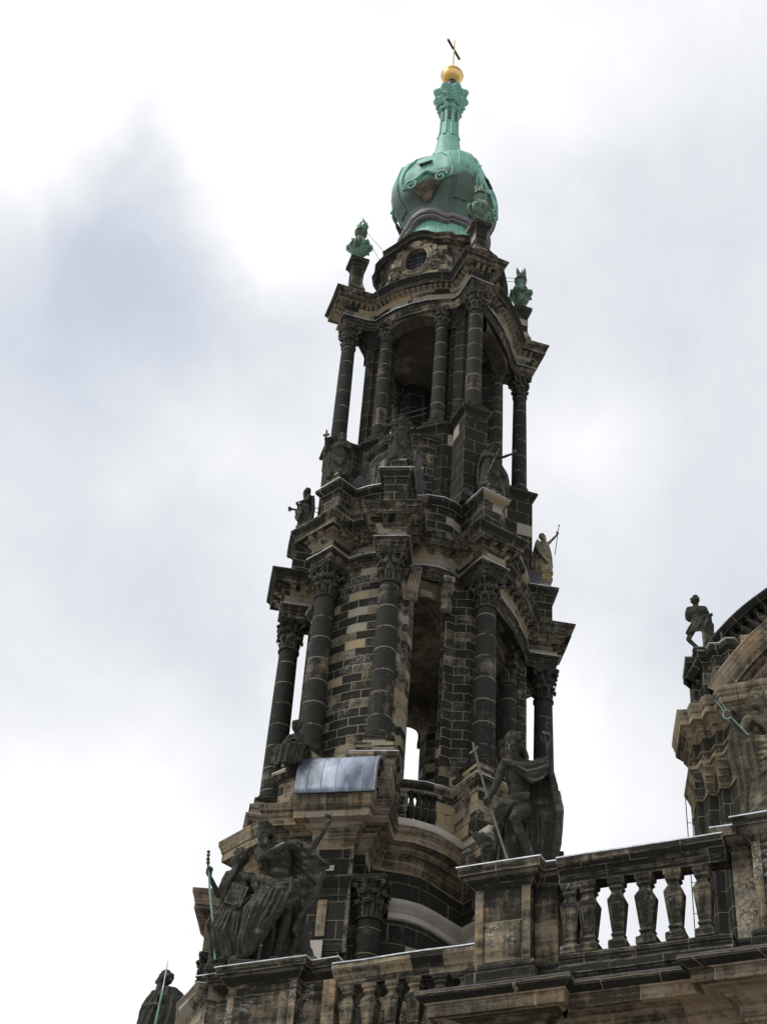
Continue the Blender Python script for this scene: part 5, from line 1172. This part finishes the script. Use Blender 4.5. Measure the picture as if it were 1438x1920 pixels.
wl=[(-.49,-.33,1.48),(-.44,-.33,1.41),(-.41,-.32,1.34)]; lp=[(-.38+.04*math.cos(t),-.31,1.31+.055*math.sin(t)) for t in [i*2*PI/14 for i in range(15)]]
rods(Rt,'wire_tool',[wl,[(-.46,-.33,1.5),(-.41,-.33,1.42),(-.38,-.32,1.36)],lp,[(-.34,-.3,1.28),(-.18,-.28,1.06)]],.016,'palebronze',sc)
# --- seated figure on the lead hood
sc=1.75
Sg=root((-.95,-9.15,34.2),'small seated dark statue on the left end of the curved lead hood',10)
f=Fig(); f.torso((0.05,.05,1.05),(-.12,0,.95),(.2,.04,.96),(.1,.12,.5)); f.head((.02,-.02,1.2),-30,25,False,'curly',1.2,seed=18)
f.arm((-.12,0,.95),(-.2,-.12,.7),(.02,-.24,.72)); f.hand((.02,-.24,.72),(1,-.1,0),(0,0,-1),.6,r=1.2); f.arm((.2,.04,.96),(.32,.02,.72),(.26,-.2,.6)); f.hand((.26,-.2,.6),(-.2,-1,-.2),(0,0,-1),.5,r=1.2)
f.leg((.0,.05,.5),(-.16,-.3,.46),(-.2,-.22,.1)); f.leg((.2,.05,.5),(.12,-.32,.5),(-.02,-.28,.12)); f.foot((-.2,-.24,.08),(-.2,-1,0)); f.foot((-.02,-.3,.1),(0,-1,0))
f.cloth([[(-.14,-.05,.6),(-.28,-.3,.48),(-.32,-.26,.08)],[(0,-.1,.62),(-.1,-.4,.5),(-.14,-.38,.05)],[(.2,-.1,.6),(.16,-.4,.52),(.06,-.36,.05)],[(.28,.05,.6),(.3,-.2,.5),(.26,-.2,.1)]],19,.042,.03,19)
f.cloth([[(-.1,.1,.98),(-.1,.2,.5),(-.1,.2,.1)],[(.26,.12,.98),(.34,.16,.5),(.34,.14,.1)]],11,.055,.03,20); f.ell((.08,.1,.25),(.26,.2,.28))
f.finish('statue_figure','statue',Sg,.02,sc)
# --- statues on the tower ledge
def ledge(loc,lab,rot,sc,head,armL,armR,seed,mat='statue',extra=None,hair='curly',beard=True,open_=False):
    t=root(loc,lab,rot,'statues on the ledge of the tower'); f=Fig()
    f.torso((0,0,1.48),(-.18,-.02,1.38),(.18,-.02,1.38),(0,0,.92),1.1,1.1); f.head((0,-.04,1.62),head[0],head[1],beard,hair,1.2,seed=seed)
    for s_,a in ((-1,armL),(1,armR)):
        f.arm((.18*s_,-.02,1.38),a[0],a[1]); d=Vector(a[1])-Vector(a[0]); f.hand(a[1],d,(-s_,-.4,-.2),.8,r=1.25)
    f.skirt((0,0,1.02),(0,.02,.1),(.17,.13),(.26,.2),22,.04,.04,seed)
    f.cloth([[(-.18,-.1,1.42),(-.05,-.2,1.1),(.18,-.18,.8)],[(-.24,-.06,1.3),(-.12,-.22,.95),(.22,-.2,.6)],[(-.22,-.08,1.1),(-.14,-.24,.7),(.12,-.26,.35)]],11,.038,.03,seed+1)
    f.cloth([[(-.2,.1,1.4),(-.28,.12,.9),(-.28,.1,.15)],[(0,.14,1.42),(0,.2,.9),(0,.2,.1)],[(.2,.1,1.4),(.3,.12,.9),(.3,.1,.2)]],17,.05,.035,seed+2)
    f.foot((-.1,-.16,.17)); f.foot((.12,-.14,.17),(.3,-1,0)); f.rock((0,0,0),.3,.24,.12,seed)
    if extra: extra(f)
    f.finish('statue_figure',mat,t,.024,sc,.008); return t
s1=ledge((-4.85,3.75,51.6),'dark cloaked statue turned away to the left, lowest and farthest left on the ledge',-40,1.72,(-40,15),((-.26,-.1,1.1),(-.32,-.3,1.12)),((.28,-.1,1.1),(.1,-.26,1.1)),31)
s1.location=(-4.85,-3.75,51.6)
m=MB(); tube(m,[(-.58,-.55,1.95),(-.78,-.6,1.95),(-.86,-.6,2.08)],.045,6); m.build('key',M['statue'],s1)
s2=ledge((-1.55,-6.8,51.6),'dark statue with tall cross at its shoulder in front of the left column',5,1.72,(-20,5),((-.3,-.12,1.12),(-.34,-.28,1.3)),((.3,-.05,1.1),(.12,-.28,1.05)),35)
m=MB(); tube(m,[(-.62,-.5,0.3),(-.64,-.5,3.0)],.05,6); box(m,(-.64,-.5,2.7),(.3,.08,.1)); m.build('cross',M['statue'],s2)
s3=ledge((1.55,-6.8,51.7),'statue with outspread elbows on the central ledge pedestal of the tower',25,1.68,(-15,20),((-.42,-.1,1.34),(-.2,-.3,1.22)),((.42,-.08,1.3),(.3,-.34,1.2)),39,'statue')
s4=ledge((4.85,-3.75,51.6),'dark statue reaching one arm to the right, half hidden against the black corner pier',45,1.68,(25,15),((-.28,-.12,1.1),(-.1,-.3,1.1)),((.32,-.2,1.26),(.52,-.4,1.3)),43)
m=MB(); tube(m,[(-.45,-.55,.2),(.2,-.6,2.3)],.03,6); m.build('staff',M['statue'],s4)
s5=ledge((4.85,3.75,51.75),'slender mossy statue raising a thin spear against the sky right of the tower',30,1.68,(30,-5),((-.26,-.1,1.1),(-.1,-.28,1.15)),((.3,-.08,1.5),(.42,-.2,1.62)),47,'statuegold')
m=MB(); tube(m,[(.62,-.36,1.3),(.86,-.36,3.45)],.022,6); ball(m,(.87,-.36,3.47),.05); m.build('spear',M['darkmetal'],s5)
m=MB(); frust(m,[(.42,.42,51.68),(.42,.42,51.75),(.34,.34,52.25),(.32,.32,52.3)],(4.85,3.75),math.radians(-57)); mp=m.build('mossy_plinth',M['mossy'],T); s5.location.z=52.2; s5.scale=(.92,)*3
for st,off in ((s1,(1.2,.9,0)),(s5,(-1.1,-.4,0))): pass
for (a_,b_) in (((-4.75,-3.6,53.6),(-3.6,-3.0,53.4)),((-4.75,-3.6,53.4),(-3.6,-3.0,52.9)),((4.6,3.6,53.6),(3.7,3.2,54.0)),((4.6,3.6,53.5),(3.7,3.2,53.2)),((1.5,-6.6,54.0),(-.3,-3.9,55.9)),((1.6,-6.6,53.9),(2.9,-3.9,52.2)),((1.45,-6.6,54.1),(-.9,-4.2,56.3)),((-1.4,-6.6,53.4),(.6,-5.2,51.6))):
    mb=MB(); tube(mb,[a_,b_],.02,5); mb.build('statue_stay',M['darkmetal'],T)
# --- nude statue seen from behind on the nave pedestal
sc=1.42
Nv=root((15.32,-8.85,36.32),'dark bare-backed statue with bent knee and loincloth, seen from behind on the nave corner',15)
f=Fig(); f.torso((-.05,0,1.5),(-.27,0,1.42),(.15,0,1.42),(-.02,0,.95),1.35,1.2,False); f.head((-.08,0,1.65),180,15,False,'curly',1.3,seed=51)
f.arm((-.27,0,1.42),(-.33,.02,1.12),(-.15,.22,1.16),.075,.06); f.hand((-.15,.22,1.16),(1,.2,0),(0,1,0),.6,r=1.1); f.arm((.15,0,1.42),(.22,.06,1.14),(.0,.25,1.2),.075,.06); f.hand((0,.25,1.2),(-1,.1,0),(0,1,0),.6,r=1.1)
f.leg((-.12,0,.92),(-.33,.08,.5),(-.08,.02,.14)); f.foot((-.08,.02,.14),(-.3,1,0)); f.leg((.1,0,.92),(.1,0,.5),(.08,0,.14)); f.foot((.08,0,.14),(.2,1,0))
f.cloth([[(-.18,-.06,.98),(-.24,-.05,.8),(-.34,-.02,.6)],[(0,-.12,1.0),(-.05,-.15,.8),(-.16,-.12,.62)],[(.2,-.1,1.08),(.16,-.14,.85),(.06,-.1,.64)]],9,.045,.03,52)
f.cloth([[(.06,-.12,1.0),(.05,-.11,.5),(.06,-.08,.08)],[(.26,-.08,1.12),(.28,-.08,.6),(.3,-.05,.08)],[(.26,.08,1.05),(.28,.1,.5),(.3,.1,.08)]],11,.05,.035,53); f.limb([(-.2,-.08,.97),(.05,-.14,1.0),(.3,-.08,1.14)],[.035,.045,.05]); f.rock((0.05,0,0),.3,.22,.1,12)
f.finish('statue_figure','statue',Nv,.02,sc)
Hn=root((16.02,-9.0,36.3),'small curled stone stump between the bare-backed statue and the curved gable balustrade',0,None,'stone_finial','finial')
f=Fig(); f.ell((0,0,.1),(.14,.12,.16)); f.limb([(0,0,.1),(.08,0,.3),(.02+.06,0,.5),(.06,0,.62)],[.1,.06,.05,.04]); f.finish('finial_body','statue',Hn,.02,1.0)
